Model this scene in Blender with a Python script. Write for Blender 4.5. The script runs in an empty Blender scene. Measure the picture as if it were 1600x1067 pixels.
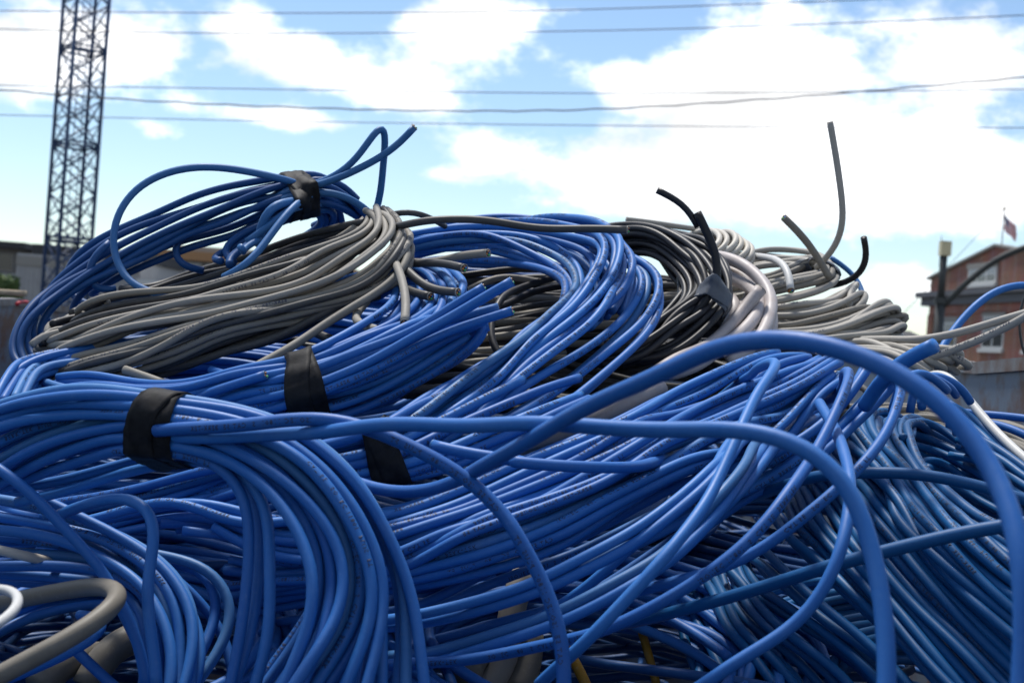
import bpy, math, random
import numpy as np
from mathutils import Vector, Matrix

# ------------------------------------------------------------------ camera, sky, sun, exposure
scene = bpy.context.scene
col = scene.collection
EYE = 1.62
ROLL = math.radians(4.2)
F = 2222.0                                   # focal length in photo pixels (1600 wide)
cam_d = bpy.data.cameras.new('camera'); cam = bpy.data.objects.new('camera', cam_d); col.objects.link(cam)
cam_d.sensor_width = 36; cam_d.lens = 36 * F / 1600
cam_d.clip_start = 0.02; cam_d.clip_end = 3000
CM = Matrix.Translation((0, 0, EYE)) @ Matrix.Rotation(math.radians(90), 4, 'X') @ Matrix.Rotation(ROLL, 4, 'Z')
cam.matrix_world = CM
cam_d.dof.use_dof = True; cam_d.dof.focus_distance = 0.86; cam_d.dof.aperture_fstop = 21
scene.camera = cam
CMn = np.array(CM)

def unproj(px, py, d):
    v = np.array([(px - 800) / F * d, (533.5 - py) / F * d, -d, 1.0])
    return (CMn @ v)[:3]

def ray(px, py):
    v = unproj(px, py, 1.0) - CMn[:3, 3]
    return v / np.linalg.norm(v)

scene.view_settings.view_transform = 'Standard'; scene.view_settings.look = 'None'
scene.view_settings.exposure = 1.15; scene.view_settings.gamma = 1
SUN_EL, SUN_AZ = math.radians(66), math.radians(-25)      # azimuth from +Y, negative = left of view
world = bpy.data.worlds.new('World'); scene.world = world; world.use_nodes = True

def build_world():
    nt = world.node_tree; nt.nodes.clear(); N = nt.nodes.new; L = nt.links.new
    def math_(op, a, b=None, c=None, clamp=False):
        n = N('ShaderNodeMath'); n.operation = op; n.use_clamp = clamp
        for i, v in enumerate((a, b, c)):
            if v is None: continue
            if isinstance(v, (int, float)): n.inputs[i].default_value = v
            else: L(v, n.inputs[i])
        return n.outputs[0]
    tc = N('ShaderNodeTexCoord')
    sep = N('ShaderNodeSeparateXYZ'); L(tc.outputs['Generated'], sep.inputs[0])
    az = math_('ARCTAN2', sep.outputs[0], sep.outputs[1])
    el = math_('ARCSINE', sep.outputs[2])
    cmb = N('ShaderNodeCombineXYZ'); L(az, cmb.inputs[0]); L(el, cmb.inputs[1])
    blobs = [  # px, py, rx, ry, weight : cumulus banks seen in the sky
        (60, 50, 190, 95, 1), (20, 120, 130, 60, .8), (230, 70, 90, 60, .7), (385, 45, 62, 50, .95), (478, 85, 55, 50, .7),
        (560, 120, 190, 45, .95), (700, 60, 130, 75, 1), (800, 30, 90, 45, .8), (620, 152, 110, 26, .7),
        (430, 183, 170, 22, .95), (250, 205, 60, 22, .6), (690, 272, 60, 18, .8), (760, 240, 70, 30, .8),
        (1190, 80, 140, 85, 1.2), (1050, 125, 150, 50, 1), (1500, 90, 150, 90, 1.1), (1280, 220, 330, 75, 1.3),
        (950, 265, 190, 50, 1.1), (1150, 330, 300, 55, .9), (1500, 310, 220, 70, 1.1), (1420, 440, 130, 45, .9),
        (60, 405, 90, 18, .55), (300, 415, 160, 30, .6), (880, 95, 40, 22, .4)]
    tot = None
    for px, py, rx, ry, w in blobs:
        r = ray(px, py); a0 = math.atan2(r[0], r[1]); e0 = math.asin(r[2])
        s = N('ShaderNodeVectorMath'); s.operation = 'SUBTRACT'; L(cmb.outputs[0], s.inputs[0]); s.inputs[1].default_value = (a0, e0, 0)
        m = N('ShaderNodeVectorMath'); m.operation = 'MULTIPLY'; L(s.outputs[0], m.inputs[0]); m.inputs[1].default_value = (F / rx, F / ry, 0)
        dt = N('ShaderNodeVectorMath'); dt.operation = 'DOT_PRODUCT'; L(m.outputs[0], dt.inputs[0]); L(m.outputs[0], dt.inputs[1])
        ex = math_('MULTIPLY', math_('POWER', 2.71828, math_('MULTIPLY', dt.outputs['Value'], -1.25)), w)
        tot = ex if tot is None else math_('ADD', tot, ex)
    def noise(scale, detail, rough, off=0.0):
        mp = N('ShaderNodeMapping'); mp.inputs['Scale'].default_value = (1, 1, 1.7); mp.inputs['Location'].default_value = (off, off * .7, 0)
        L(tc.outputs['Generated'], mp.inputs[0])
        n = N('ShaderNodeTexNoise'); n.inputs['Scale'].default_value = scale; n.inputs['Detail'].default_value = detail
        n.inputs['Roughness'].default_value = rough; L(mp.outputs[0], n.inputs['Vector']); return n.outputs['Fac']
    # broken cloud everywhere outside the part of the sky in view
    def ramp(v, a, b):
        n = N('ShaderNodeMapRange'); n.interpolation_type = 'SMOOTHSTEP'; L(v, n.inputs[0]); n.inputs[1].default_value = a; n.inputs[2].default_value = b; return n.outputs[0]
    inview = math_('MULTIPLY', math_('SUBTRACT', 1.0, ramp(math_('ABSOLUTE', az), .36, .62)), math_('SUBTRACT', 1.0, ramp(el, .25, .42)))
    far = math_('MULTIPLY', math_('SUBTRACT', 1.0, inview), math_('MULTIPLY', math_('SUBTRACT', noise(2.2, 2, .5, 3.1), .36), 3.2))
    tot = math_('ADD', math_('MINIMUM', tot, 1.25), far)
    n1 = noise(14, 10, .62); n2 = noise(50, 6, .65, 1.3)
    d = math_('ADD', tot, math_('ADD', math_('MULTIPLY', math_('SUBTRACT', n1, .5), 2.3), math_('MULTIPLY', math_('SUBTRACT', n2, .5), .55)))
    mr = N('ShaderNodeMapRange'); mr.interpolation_type = 'SMOOTHSTEP'; L(d, mr.inputs[0]); mr.inputs[1].default_value = .38; mr.inputs[2].default_value = 1.12
    shade = N('ShaderNodeMapRange'); L(noise(7, 6, .55, .4), shade.inputs[0]); shade.inputs[1].default_value = .36; shade.inputs[2].default_value = .62
    shade.inputs[3].default_value = 7.0; shade.inputs[4].default_value = 12.5
    cc = N('ShaderNodeCombineColor')
    L(shade.outputs[0], cc.inputs[0]); L(math_('MULTIPLY', shade.outputs[0], 1.01), cc.inputs[1]); L(math_('MULTIPLY', shade.outputs[0], 1.03), cc.inputs[2])
    sky = N('ShaderNodeTexSky'); sky.sky_type = 'NISHITA'; sky.sun_disc = False
    sky.sun_elevation = SUN_EL; sky.sun_rotation = SUN_AZ; sky.air_density = 1.0; sky.dust_density = 0.1; sky.ozone_density = 3.0
    mix = N('ShaderNodeMix'); mix.data_type = 'RGBA'; L(mr.outputs[0], mix.inputs[0])
    L(sky.outputs[0], mix.inputs[6]); L(cc.outputs[0], mix.inputs[7])
    bg = N('ShaderNodeBackground'); L(mix.outputs[2], bg.inputs[0]); bg.inputs[1].default_value = 0.067
    out = N('ShaderNodeOutputWorld'); L(bg.outputs[0], out.inputs[0])
build_world()
sun_d = bpy.data.lights.new('sun', 'SUN'); sun = bpy.data.objects.new('sun', sun_d); col.objects.link(sun)
sun_d.energy = 2.4; sun_d.angle = math.radians(11); sun_d.color = (1, .96, .9)
sdir = Vector((math.sin(SUN_AZ) * math.cos(SUN_EL), math.cos(SUN_AZ) * math.cos(SUN_EL), math.sin(SUN_EL)))
sun.rotation_euler = sdir.to_track_quat('Z', 'Y').to_euler()

# ------------------------------------------------------------------ materials
MATS = {}
def nodes_of(name):
    m = bpy.data.materials.new(name); m.use_nodes = True; MATS[name] = m
    nt = m.node_tree; return m, nt, nt.nodes['Principled BSDF'], nt.nodes.new, nt.links.new

def jacket(name, c, c2, rough=.4, dust=.35, dustcol=(.42, .45, .5)):
    """PVC cable jacket: colour differs a little from cable to cable, with rubbed dusty patches"""
    m, nt, b, N, L = nodes_of(name)
    oi = N('ShaderNodeObjectInfo'); geo = N('ShaderNodeNewGeometry')
    mx = N('ShaderNodeMix'); mx.data_type = 'RGBA'; L(oi.outputs['Random'], mx.inputs[0]); mx.inputs[6].default_value = (*c, 1); mx.inputs[7].default_value = (*c2, 1)
    n = N('ShaderNodeTexNoise'); n.inputs['Scale'].default_value = 55; n.inputs['Detail'].default_value = 7; n.inputs['Roughness'].default_value = .68; L(geo.outputs['Position'], n.inputs['Vector'])
    r = N('ShaderNodeMapRange'); L(n.outputs['Fac'], r.inputs[0]); r.inputs[1].default_value = .5; r.inputs[2].default_value = .82; r.inputs[4].default_value = dust
    n2 = N('ShaderNodeTexNoise'); n2.inputs['Scale'].default_value = 420; n2.inputs['Detail'].default_value = 4; L(geo.outputs['Position'], n2.inputs['Vector'])
    r2 = N('ShaderNodeMapRange'); L(n2.outputs['Fac'], r2.inputs[0]); r2.inputs[1].default_value = .58; r2.inputs[2].default_value = .8; r2.inputs[4].default_value = dust * .8
    ad = N('ShaderNodeMath'); ad.operation = 'MAXIMUM'; L(r.outputs[0], ad.inputs[0]); L(r2.outputs[0], ad.inputs[1])
    mx2 = N('ShaderNodeMix'); mx2.data_type = 'RGBA'; L(ad.outputs[0], mx2.inputs[0]); L(mx.outputs[2], mx2.inputs[6]); mx2.inputs[7].default_value = (*dustcol, 1)
    L(mx2.outputs[2], b.inputs['Base Color'])
    rr = N('ShaderNodeMapRange'); L(n.outputs['Fac'], rr.inputs[0]); rr.inputs[3].default_value = rough - .1; rr.inputs[4].default_value = rough + .18; L(rr.outputs[0], b.inputs['Roughness'])
    bp = N('ShaderNodeBump'); bp.inputs['Strength'].default_value = .25; bp.inputs['Distance'].default_value = .0006; L(n.outputs['Fac'], bp.inputs['Height']); L(bp.outputs[0], b.inputs['Normal'])
    b.inputs['Specular IOR Level'].default_value = .27
    return m

def plain(name, c, rough=.6, metal=0, nscale=0, c2=None, bump=0, bdist=.01, thresh=(.35, .65)):
    m, nt, b, N, L = nodes_of(name)
    b.inputs['Roughness'].default_value = rough; b.inputs['Metallic'].default_value = metal; b.inputs['Base Color'].default_value = (*c, 1)
    if nscale:
        geo = N('ShaderNodeNewGeometry'); n = N('ShaderNodeTexNoise'); n.inputs['Scale'].default_value = nscale; n.inputs['Detail'].default_value = 8; n.inputs['Roughness'].default_value = .62
        L(geo.outputs['Position'], n.inputs['Vector'])
        r = N('ShaderNodeMapRange'); r.inputs[1].default_value = thresh[0]; r.inputs[2].default_value = thresh[1]; L(n.outputs['Fac'], r.inputs[0])
        mx = N('ShaderNodeMix'); mx.data_type = 'RGBA'; L(r.outputs[0], mx.inputs[0]); mx.inputs[6].default_value = (*c, 1); mx.inputs[7].default_value = (*(c2 or c), 1)
        L(mx.outputs[2], b.inputs['Base Color'])
        if bump:
            bp = N('ShaderNodeBump'); bp.inputs['Strength'].default_value = bump; bp.inputs['Distance'].default_value = bdist; L(n.outputs['Fac'], bp.inputs['Height']); L(bp.outputs[0], b.inputs['Normal'])
    return m

jacket('blue', (.012, .090, .325), (.026, .146, .43), .47, .2, (.15, .26, .44))
jacket('fadedblue', (.026, .12, .34), (.045, .165, .40), .55, .4, (.2, .3, .42))
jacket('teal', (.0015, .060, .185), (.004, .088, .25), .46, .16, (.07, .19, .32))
jacket('navy', (.006, .048, .165), (.011, .068, .215), .45, .15, (.08, .17, .3))
jacket('steelblue', (.026, .11, .27), (.034, .13, .32), .46, .14, (.2, .28, .38))
jacket('grey', (.17, .157, .134), (.25, .232, .203), .6, .4, (.33, .305, .27))
jacket('darkgrey', (0.03375, 0.033, 0.033), (0.06375, 0.0615, 0.06), .45, .25, (.2, .2, .2))
jacket('black', (.012, .012, .014), (.026, .026, .03), .42, .22, (.08, .085, .095))
jacket('palegrey', (.265, .247, .215), (.335, .315, .28), .54, .3, (.40, .38, .34))
jacket('beige', (0.442, 0.408, 0.3485), (0.493, 0.459, 0.3995), .45, .2, (.4, .36, .3))
jacket('silver', (.36, .325, .315), (.44, .40, .39), .45, .6, (.30, .21, .16))
jacket('white', (0.48, 0.48, 0.464), (0.512, 0.512, 0.496), .45, .25, (.42, .40, .36))
jacket('tan', (0.144, 0.1296, 0.1044), (0.1728, 0.1548, 0.126), .5, .3, (.33, .30, .25))
jacket('yellow', (.22, .12, .01), (.26, .14, .012), .5, .2)
plain('ink', (.012, .018, .05), .6)
plain('tape', (.007, .007, .008), .6, 0, 160, (.016, .016, .018), .5, .0006); MATS['tape'].node_tree.nodes['Principled BSDF'].inputs['Specular IOR Level'].default_value = .12
plain('greytape', (.16, .165, .175), .55, 0, 160, (.2, .2, .21), .5, .0006)
plain('bluegreytape', (.06, .07, .09), .55, 0, 160, (.08, .09, .105), .5, .0006)
plain('core', (.01, .01, .012), .8)
for nm, c in (('wire_orange', (.6, .22, .05)), ('wire_green', (.05, .35, .12)), ('wire_blue', (.05, .2, .55)), ('wire_brown', (.3, .14, .07)), ('wire_white', (.7, .68, .64)), ('copper', (.6, .28, .13))):
    plain(nm, c, .45)

# ------------------------------------------------------------------ helpers
def tag(o, label=None, cat=None, group=None, kind=None):
    for k, v in (('label', label), ('category', cat), ('group', group), ('kind', kind)):
        if v: o[k] = v
    return o
def empty(name, loc):
    o = bpy.data.objects.new(name, None); o.empty_display_size = .05; col.objects.link(o); o.location = loc; return o
def link(name, me, mat, parent=None):
    o = bpy.data.objects.new(name, me); col.objects.link(o)
    if mat is not None and not me.materials: me.materials.append(MATS[mat] if isinstance(mat, str) else mat)
    if parent is not None: o.parent = parent
    return o
def world_pos(o):
    p = Vector((0, 0, 0))
    while o is not None: p += o.location; o = o.parent
    return np.array(p)
def fast_mesh(name, V, faces, smooth=True):
    """faces: (n,4) int array of quads, or a list of polygons"""
    me = bpy.data.meshes.new(name)
    if isinstance(faces, np.ndarray):
        V = np.asarray(V, dtype=np.float32); nf = len(faces); k = faces.shape[1]
        me.vertices.add(len(V)); me.vertices.foreach_set('co', V.ravel())
        me.loops.add(nf * k); me.loops.foreach_set('vertex_index', faces.astype(np.int32).ravel())
        me.polygons.add(nf); me.polygons.foreach_set('loop_start', np.arange(0, nf * k, k, dtype=np.int32))
        me.polygons.foreach_set('loop_total', np.full(nf, k, dtype=np.int32))
        me.update(calc_edges=True)
    else:
        me.from_pydata([tuple(map(float, v)) for v in V], [], faces); me.update()
    if smooth: me.polygons.foreach_set('use_smooth', np.ones(len(me.polygons), dtype=bool))
    return me
def obj_mesh(name, V, faces, mat, parent=None, smooth=True):
    off = world_pos(parent) if parent is not None else 0
    return link(name, fast_mesh(name, np.asarray(V, dtype=float) - off, faces, smooth), mat, parent)

def catmull(P, step):
    """centripetal Catmull-Rom through P, resampled at about `step` metres"""
    P = np.asarray(P, float)
    if len(P) == 2: P = np.array([P[0], (P[0] + P[1]) / 2, P[1]])
    Q = np.vstack([2 * P[0] - P[1], P, 2 * P[-1] - P[-2]]); out = []
    for i in range(1, len(Q) - 2):
        p0, p1, p2, p3 = Q[i - 1:i + 3]
        t0 = 0; t1 = t0 + max(1e-6, np.linalg.norm(p1 - p0)) ** .5; t2 = t1 + max(1e-6, np.linalg.norm(p2 - p1)) ** .5; t3 = t2 + max(1e-6, np.linalg.norm(p3 - p2)) ** .5
        t = np.linspace(t1, t2, 24, endpoint=False)[:, None]
        A1 = (t1 - t) / (t1 - t0) * p0 + (t - t0) / (t1 - t0) * p1; A2 = (t2 - t) / (t2 - t1) * p1 + (t - t1) / (t2 - t1) * p2; A3 = (t3 - t) / (t3 - t2) * p2 + (t - t2) / (t3 - t2) * p3
        B1 = (t2 - t) / (t2 - t0) * A1 + (t - t0) / (t2 - t0) * A2; B2 = (t3 - t) / (t3 - t1) * A2 + (t - t1) / (t3 - t1) * A3
        out.append((t2 - t) / (t2 - t1) * B1 + (t - t1) / (t2 - t1) * B2)
    C = np.vstack(out + [P[-1:]])
    return resample(C, step=step)
def resample(C, step=None, n=None):
    s = np.concatenate([[0], np.cumsum(np.linalg.norm(np.diff(C, axis=0), axis=1))])
    if n is None: n = max(6, int(s[-1] / step) + 1)
    q = np.linspace(0, s[-1], n)
    return np.stack([np.interp(q, s, C[:, k]) for k in range(3)], 1)
def smooth1(A, k):
    for _ in range(k):
        B = A.copy(); B[1:-1] = .25 * A[:-2] + .5 * A[1:-1] + .25 * A[2:]; A = B
    return A
def frames(C):
    T = np.gradient(C, axis=0); T /= np.linalg.norm(T, axis=1)[:, None] + 1e-12
    u = np.cross(T[0], [0, 0, 1.]); u = u if np.linalg.norm(u) > 1e-3 else np.array([1., 0, 0]); u /= np.linalg.norm(u)
    U = [u]
    for i in range(1, len(C)):
        u = U[-1] - T[i] * np.dot(U[-1], T[i]); U.append(u / (np.linalg.norm(u) + 1e-12))
    U = np.array(U); return T, U, np.cross(T, U)
def tube(C, r, sides=10, rprof=None):
    T, U, W = frames(C); n = len(C); a = np.linspace(0, 2 * math.pi, sides, endpoint=False)
    R = np.full(n, r) if rprof is None else rprof
    V = C[:, None, :] + R[:, None, None] * (np.cos(a)[None, :, None] * U[:, None, :] + np.sin(a)[None, :, None] * W[:, None, :])
    V = V.reshape(-1, 3); i = np.arange(n - 1)[:, None] * sides; j = np.arange(sides)[None, :]; k = (j + 1) % sides
    Fq = np.stack([i + j, i + k, i + sides + k, i + sides + j], -1).reshape(-1, 4)
    # end caps as fans of quads around a centre point
    c0 = len(V); V = np.vstack([V, C[:1], C[-1:]]); e = (n - 1) * sides
    caps = []
    for s in range(0, sides, 2):
        caps.append((c0, (s + 2) % sides, s + 1, s)); caps.append((c0 + 1, e + s, e + s + 1, e + (s + 2) % sides))
    return V, np.vstack([Fq, np.array(caps)])
def box_vf(c, h, rot=None):
    V = np.array([[sx, sy, sz] for sx in (-1, 1) for sy in (-1, 1) for sz in (-1, 1)], float) * np.array(h)
    if rot is not None: V = V @ np.array(rot).T
    return V + np.array(c), [(0, 1, 3, 2), (4, 6, 7, 5), (0, 4, 5, 1), (2, 3, 7, 6), (0, 2, 6, 4), (1, 5, 7, 3)]
def box(name, c, h, mat, parent=None, rot=None):
    V, f = box_vf(c, h, rot); return obj_mesh(name, V, f, mat, parent, False)
def prism(name, poly, d, mat, parent=None):
    """polygon of 3-D points pushed along d into a closed solid"""
    P = np.array(poly, float); n = len(P); V = np.vstack([P, P + np.array(d)])
    f = [tuple(range(n))[::-1], tuple(range(n, 2 * n))] + [(i, (i + 1) % n, n + (i + 1) % n, n + i) for i in range(n)]
    return obj_mesh(name, V, f, mat, parent, False)
# ------------------------------------------------------------------ cables
# Traces: "frame x,y,d ..." - a frame is a window of the photograph (origin x, origin y, zoom); d is the distance in metres
# from the camera (given by the cable's own thickness and what it lies on), filled in between where it is not written.
FR = {'P': (0, 0, 1), 'a': (0, 240, 4.444), 'b': (330, 180, 4.444), 'c': (0, 420, 4.444), 'd': (330, 400, 4.444), 'e': (620, 320, 4.444),
      'f': (540, 520, 4.444), 'g': (780, 320, 4.444), 'h': (960, 330, 4.444), 'i': (1160, 340, 3.636), 'j': (0, 590, 4), 'k': (0, 800, 4),
      'l': (340, 640, 4), 'm': (340, 800, 4), 'n': (700, 600, 4), 'o': (1040, 520, 4), 'p': (1200, 580, 4), 'q': (700, 800, 4),
      'r': (900, 780, 4), 's': (1200, 800, 4), 'z': (940, 150, 2.371), 'y': (560, 300, 2.808)}
def trace(t):
    fr = FR['P']; pts = []; cut = [False, False]
    for w in t.split():
        if w == '<': cut[0] = True
        elif w == '>': cut[1] = True
        elif w in FR: fr = FR[w]
        else:
            q = [float(v) for v in w.split(',')]
            pts.append((fr[0] + q[0] / fr[2], fr[1] + q[1] / fr[2], q[2] if len(q) > 2 else None))
    s = np.concatenate([[0], np.cumsum([math.hypot(b[0] - a[0], b[1] - a[1]) for a, b in zip(pts, pts[1:])])])
    known = [i for i, p in enumerate(pts) if p[2] is not None]
    d = np.interp(s, s[known], [pts[i][2] for i in known])
    return np.array([unproj(p[0], p[1], dd) for p, dd in zip(pts, d)]), cut

rng = np.random.default_rng(7); random.seed(7)
STRANDS = []      # every length of cable: path, radius, material, owner ...
VIEW = ray(800, 560)
STEP = .0052
def add(owner, C, r, mat, mass=1.0, cut=(False, False), wob=.0006, text=.0, sides=10, name='cable'):
    n = len(C)
    if wob:
        wob *= rng.choice([.6, 1, 1.6, 2.6])
        k = max(3, int(len(C) * STEP / .05)); w = rng.normal(0, 1, (k, 3)); x = np.linspace(0, k - 1, n)
        W = np.stack([np.interp(x, np.arange(k), w[:, i]) for i in range(3)], 1); C = C + smooth1(W, 6) * wob
    s = dict(owner=owner, C=C, r=r, mat=mat, mass=mass, cut=cut, text=text, sides=sides, name=name, id=len(STRANDS))
    STRANDS.append(s); return s
def single(owner, t, r, mat, **k):
    P, cut = trace(t); return add(owner, catmull(P, STEP), r, mat, cut=cut, **k)
def family(owner, guides, n, r, mat, layers=1, back=.0085, jit=.0027, text=.3, mats=None, mass=1.0, drop=.001, dens=.7, stag=.004):
    """n cables spread over the sheet between neighbouring traced cables, with more layers lying behind"""
    G = []
    for g in guides:
        P, cut = trace(g)
        if owner in 'IKJ': v = P[-1] - P[-2]; P = np.vstack([P, P[-1] + v / np.linalg.norm(v) * .035])     # runs on below the picture
        G.append(resample(catmull(P, .004), n=90))
    G = np.array(G); K = len(G)
    for L in range(layers):
        m = n if L == 0 else max(2, int(n * dens))
        for i in range(m):
            s = (i + (.5 if L % 2 else 0)) / max(1, m - 1) * (K - 1)
            if L: s += rng.uniform(-.25, .25)
            s = min(max(s, 0), K - 1.0001); a = int(s); f = s - a
            if L == 0 and abs(s - round(s)) < .5 * (K - 1) / max(1, m - 1): a = min(K - 2, int(round(s))) if round(s) < K - 1 else K - 2; f = round(s) - a
            C = G[a] * (1 - f) + G[a + 1] * f if K > 1 else G[0]
            off = VIEW * (back * L + (((i * 2) % 3) * stag + rng.uniform(0, .0015) if L == 0 else stag * 1.5 + rng.uniform(-.002, .002))) + np.array([0, 0, -drop * L])
            k = 6; w = rng.normal(0, jit if (L or f not in (0, 1)) else jit * .3, (k, 3)); x = np.linspace(0, k - 1, 90)
            W = smooth1(np.stack([np.interp(x, np.arange(k), w[:, q]) for q in range(3)], 1), 8)
            mm = mats[rng.integers(len(mats))] if mats else mat
            if mm == 'blue' and rng.random() < .16: mm = ['fadedblue', 'fadedblue', 'steelblue'][rng.integers(3)]
            add(owner, resample(C + off + W, step=STEP), r * rng.uniform(.97, 1.03), mm, text=text if L == 0 else 0, mass=mass, wob=.0004)

THINGS = {}
def coil(key, name, label, cat, group=None): THINGS[key] = dict(name=name, label=label, cat=cat, group=group, strands=[], tapes=[]); return key
B, TE, NV, GR, DG, BK = 'blue', 'teal', 'navy', 'grey', 'darkgrey', 'black'
R = .0028; RM = .0031

# --- coil I : front left, black tape on its crown
I = coil('I', 'cable_coil', 'bright blue cable coil at front left, black tape on crown, strands sweeping down', 'cable coil', 'taped coils of network cable')
family(I, ["j -120,250,.72 0,200 250,130,.70 500,105 800,125,.68 1000,150,.672 1200,165 1400,180 1580,225 l 330,50,.665 460,120 600,210 760,340 900,520 1010,700 1100,900 m 1180,420,.64 1240,700 1300,1090,.62",
           "j -120,300,.72 0,250 200,195 400,172,.70 700,180 930,200,.672 1150,225 1300,245 1420,285 l 200,100 350,170,.66 560,300 700,440 830,600 940,800 1010,1000 m 1030,520,.63 1000,800 930,1090,.61"], 4, R, B, layers=2, dens=.7, text=.4, mass=3)
family(I, ["j -120,420,.72 0,330 200,268 450,222 650,215,.69 900,225,.672 1150,260 1400,300 l 200,150,.66 380,210 560,330 700,480 800,640 900,830 960,1000 m 985,420,.63 980,580 930,790 820,1020 790,1090,.61",
           "j -120,580,.72 0,500 250,370 500,290 700,252,.69 870,246,.672 1100,285 1330,330 l 80,190,.66 250,235 400,340 560,490 690,650 780,820 820,1000 m 815,440,.63 740,700 600,900 460,1090,.60",
           "j -120,640,.72 0,560 200,452 450,380 700,325,.69 870,322,.672 1100,370 1330,440 l 0,225,.66 200,300 400,410 570,560 720,740 800,920 m 810,330,.63 800,480 740,700 600,900 470,1090,.60",
           "j -60,690,.72 100,600 300,490 600,390,.69 860,362,.672 1100,420 1330,450 l 0,285,.655 150,365 300,475 420,600 510,780 580,960 m 595,420,.62 575,640 520,850 420,1090,.60"], 6, R, B, layers=2, dens=.8, text=.5, mass=3)
family(I, ["j 0,680,.73 120,640 300,570 600,480,.70 860,430,.675 1100,440 1290,500 l -10,320,.665 60,375 130,450 180,560 200,720 195,900 m 190,400,.65 170,600 130,850 80,1090,.63",
           "j 60,720,.73 210,700 500,620 900,500,.70 1180,470 l 0,330,.668 110,390 190,470 235,560 255,700 250,880 m 235,420,.65 205,640 140,880 70,1090,.63",
           "j 100,760,.73 350,720 700,620,.71 1000,540 1250,500 l 60,360,.665 200,430 280,520 315,640 318,800 m 310,250 318,450,.645 325,650 290,900 230,1090,.63"], 3, R, B, layers=1, text=.3, mass=3)
family(I, ["l 300,340,.69 480,500 570,640 640,800 m 650,200,.68 655,420 620,600 520,760 380,960 280,1090,.65", "l 420,330,.69 560,440 660,600 720,760 m 730,250,.68 680,420 610,600 480,800 330,1000 270,1090,.66",
           "l 520,330,.69 640,450 740,640 m 800,150,.68 850,350 900,560 920,680 860,850 830,1090,.66"], 3, R, B, layers=2, text=.1)
THINGS['I']['tapes'].append(('P 247,666,.672', .0195, 'tape', .030))

# --- coil K : lower left, loose
K = coil('K', 'cable_coil', 'loose untaped blue cable coil in bottom left corner, with an S bend', 'cable coil')
family(K, ["j -120,670,.75 0,690 150,722 300,775 500,900 k 560,60 700,150 800,215,.73 920,290 1020,380 1110,490 1180,620 1200,800 1180,1000 1150,1100,.68",
           "k -120,30,.75 0,45 200,82 400,122 600,175,.73 800,265 920,350 1020,450 1085,600 1105,800 1085,1100,.68",
           "k -120,160,.75 0,165 250,168 420,197 600,262,.74 750,335 880,410 980,530 1035,700 1045,900 1030,1100,.69",
           "k -120,350,.75 0,338 200,312 500,312 700,355,.74 850,445 950,580 1000,760 1010,920 1000,1100,.70"], 7, R, B, layers=2, text=.4, mats=[B, B, B, 'steelblue'])
family(K, ["k -120,390,.76 0,402 250,412 450,440 640,430,.75 770,490 850,590 900,720 915,900 895,1100,.71", "k -120,420,.77 200,440 500,460,.76 680,500 770,600 830,720 880,900 895,1100,.72"], 2, R, B, layers=2)
single(K, "k 700,200,.755 860,235 1000,275,.745 1150,285 1300,340 1400,430 1460,560,.73 1450,700 1380,850 1220,1090,.70", R, 'steelblue')
single(K, "k 800,310,.76 1000,340,.755 1180,350 1300,420 1352,560,.735 1335,700 1260,870 1110,1090,.70", R, B, text=1)
single(K, "k 850,300,.765 1000,340 1100,420,.755 1230,560 1330,660,.755 1420,800 1460,1000,.74", R, B)
single(K, "j -140,500,.70 0,590,.69 120,660 230,760 340,880 440,1000,.69 k 520,200 600,320 680,420,.69 770,600 850,780 890,920 910,1100,.68", R, B, mass=3)
single(K, "j 350,840,.73 480,792,.715 650,752 820,742,.69 920,772 985,850 1000,950 k 985,180,.675 935,380 922,500 945,650 985,850 1000,1100,.65", R, B, mass=3)
single(K, "k -120,1090,.70 0,1055 200,985 450,870 590,790,.69 640,720 620,660,.71 500,620,.73", R, B)
single(K, "k 430,820,.72 490,890 570,965 700,1067 760,1120,.71", R, B)

# --- coil H : large coil right of centre, not taped
H = coil('H', 'cable_coil', 'large bright blue cable coil fanning from upper right to lower left at centre', 'cable coil')
family(H, ["o 700,145,.92 560,165,.90 380,232 200,312 0,402,.85 n 1200,190,.82 1000,275 820,345 480,470 200,605 0,695,.78 l 1300,590 1000,685,.77 600,690 400,690 150,730 j 1100,770,.78 700,860 300,960,.80",
           "o 880,160,.92 700,160 580,195,.89 430,282 250,390 0,480,.84 n 1100,290,.80 850,410 650,500 300,660 0,790,.77 l 1300,655 1050,740,.76 600,790 350,810 j 1400,840,.78 900,900,.80",
           "o 960,180,.91 860,215 700,262,.88 600,320 500,380 250,470 0,550,.83 n 1200,300,.79 900,490 600,615 300,740 0,870,.76 l 1300,735 1080,810,.75 700,850 400,870 j 1400,900,.78 1000,930",
           "o 1040,180,.90 850,262 700,322,.87 560,375 400,445 120,570,.82 n 1300,330,.79 1000,480,.77 700,660 450,770 200,850 0,910,.75 l 1300,840 1100,910,.75 700,940 380,960 j 1450,960,.78",
           "o 1080,190,.89 900,310,.86 700,400 500,490 280,590,.81 0,690 n 1300,420,.78 1050,590,.76 800,690 450,820 200,900 0,975,.74 l 1300,950 1120,1000,.75 m 700,420 380,440,.77 0,480,.79",
           "o 1100,250,.88 1000,320 850,430,.85 700,520 520,610,.81 250,700 0,800 n 1250,570,.77 1000,690,.76 700,840 420,960 200,1040,.74 m 1250,330 900,380,.76 500,430 0,540,.79",
           "o 1110,290,.87 990,380 860,510,.84 720,660 n 1950,420 1599,480,.78 1250,640,.76 1000,775 q 800,115,.74 560,225 250,320 0,392 m 1300,425,.74 1150,450 900,490,.76 500,540 200,590,.79"],
       14, R, B, layers=2, text=.95)
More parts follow.
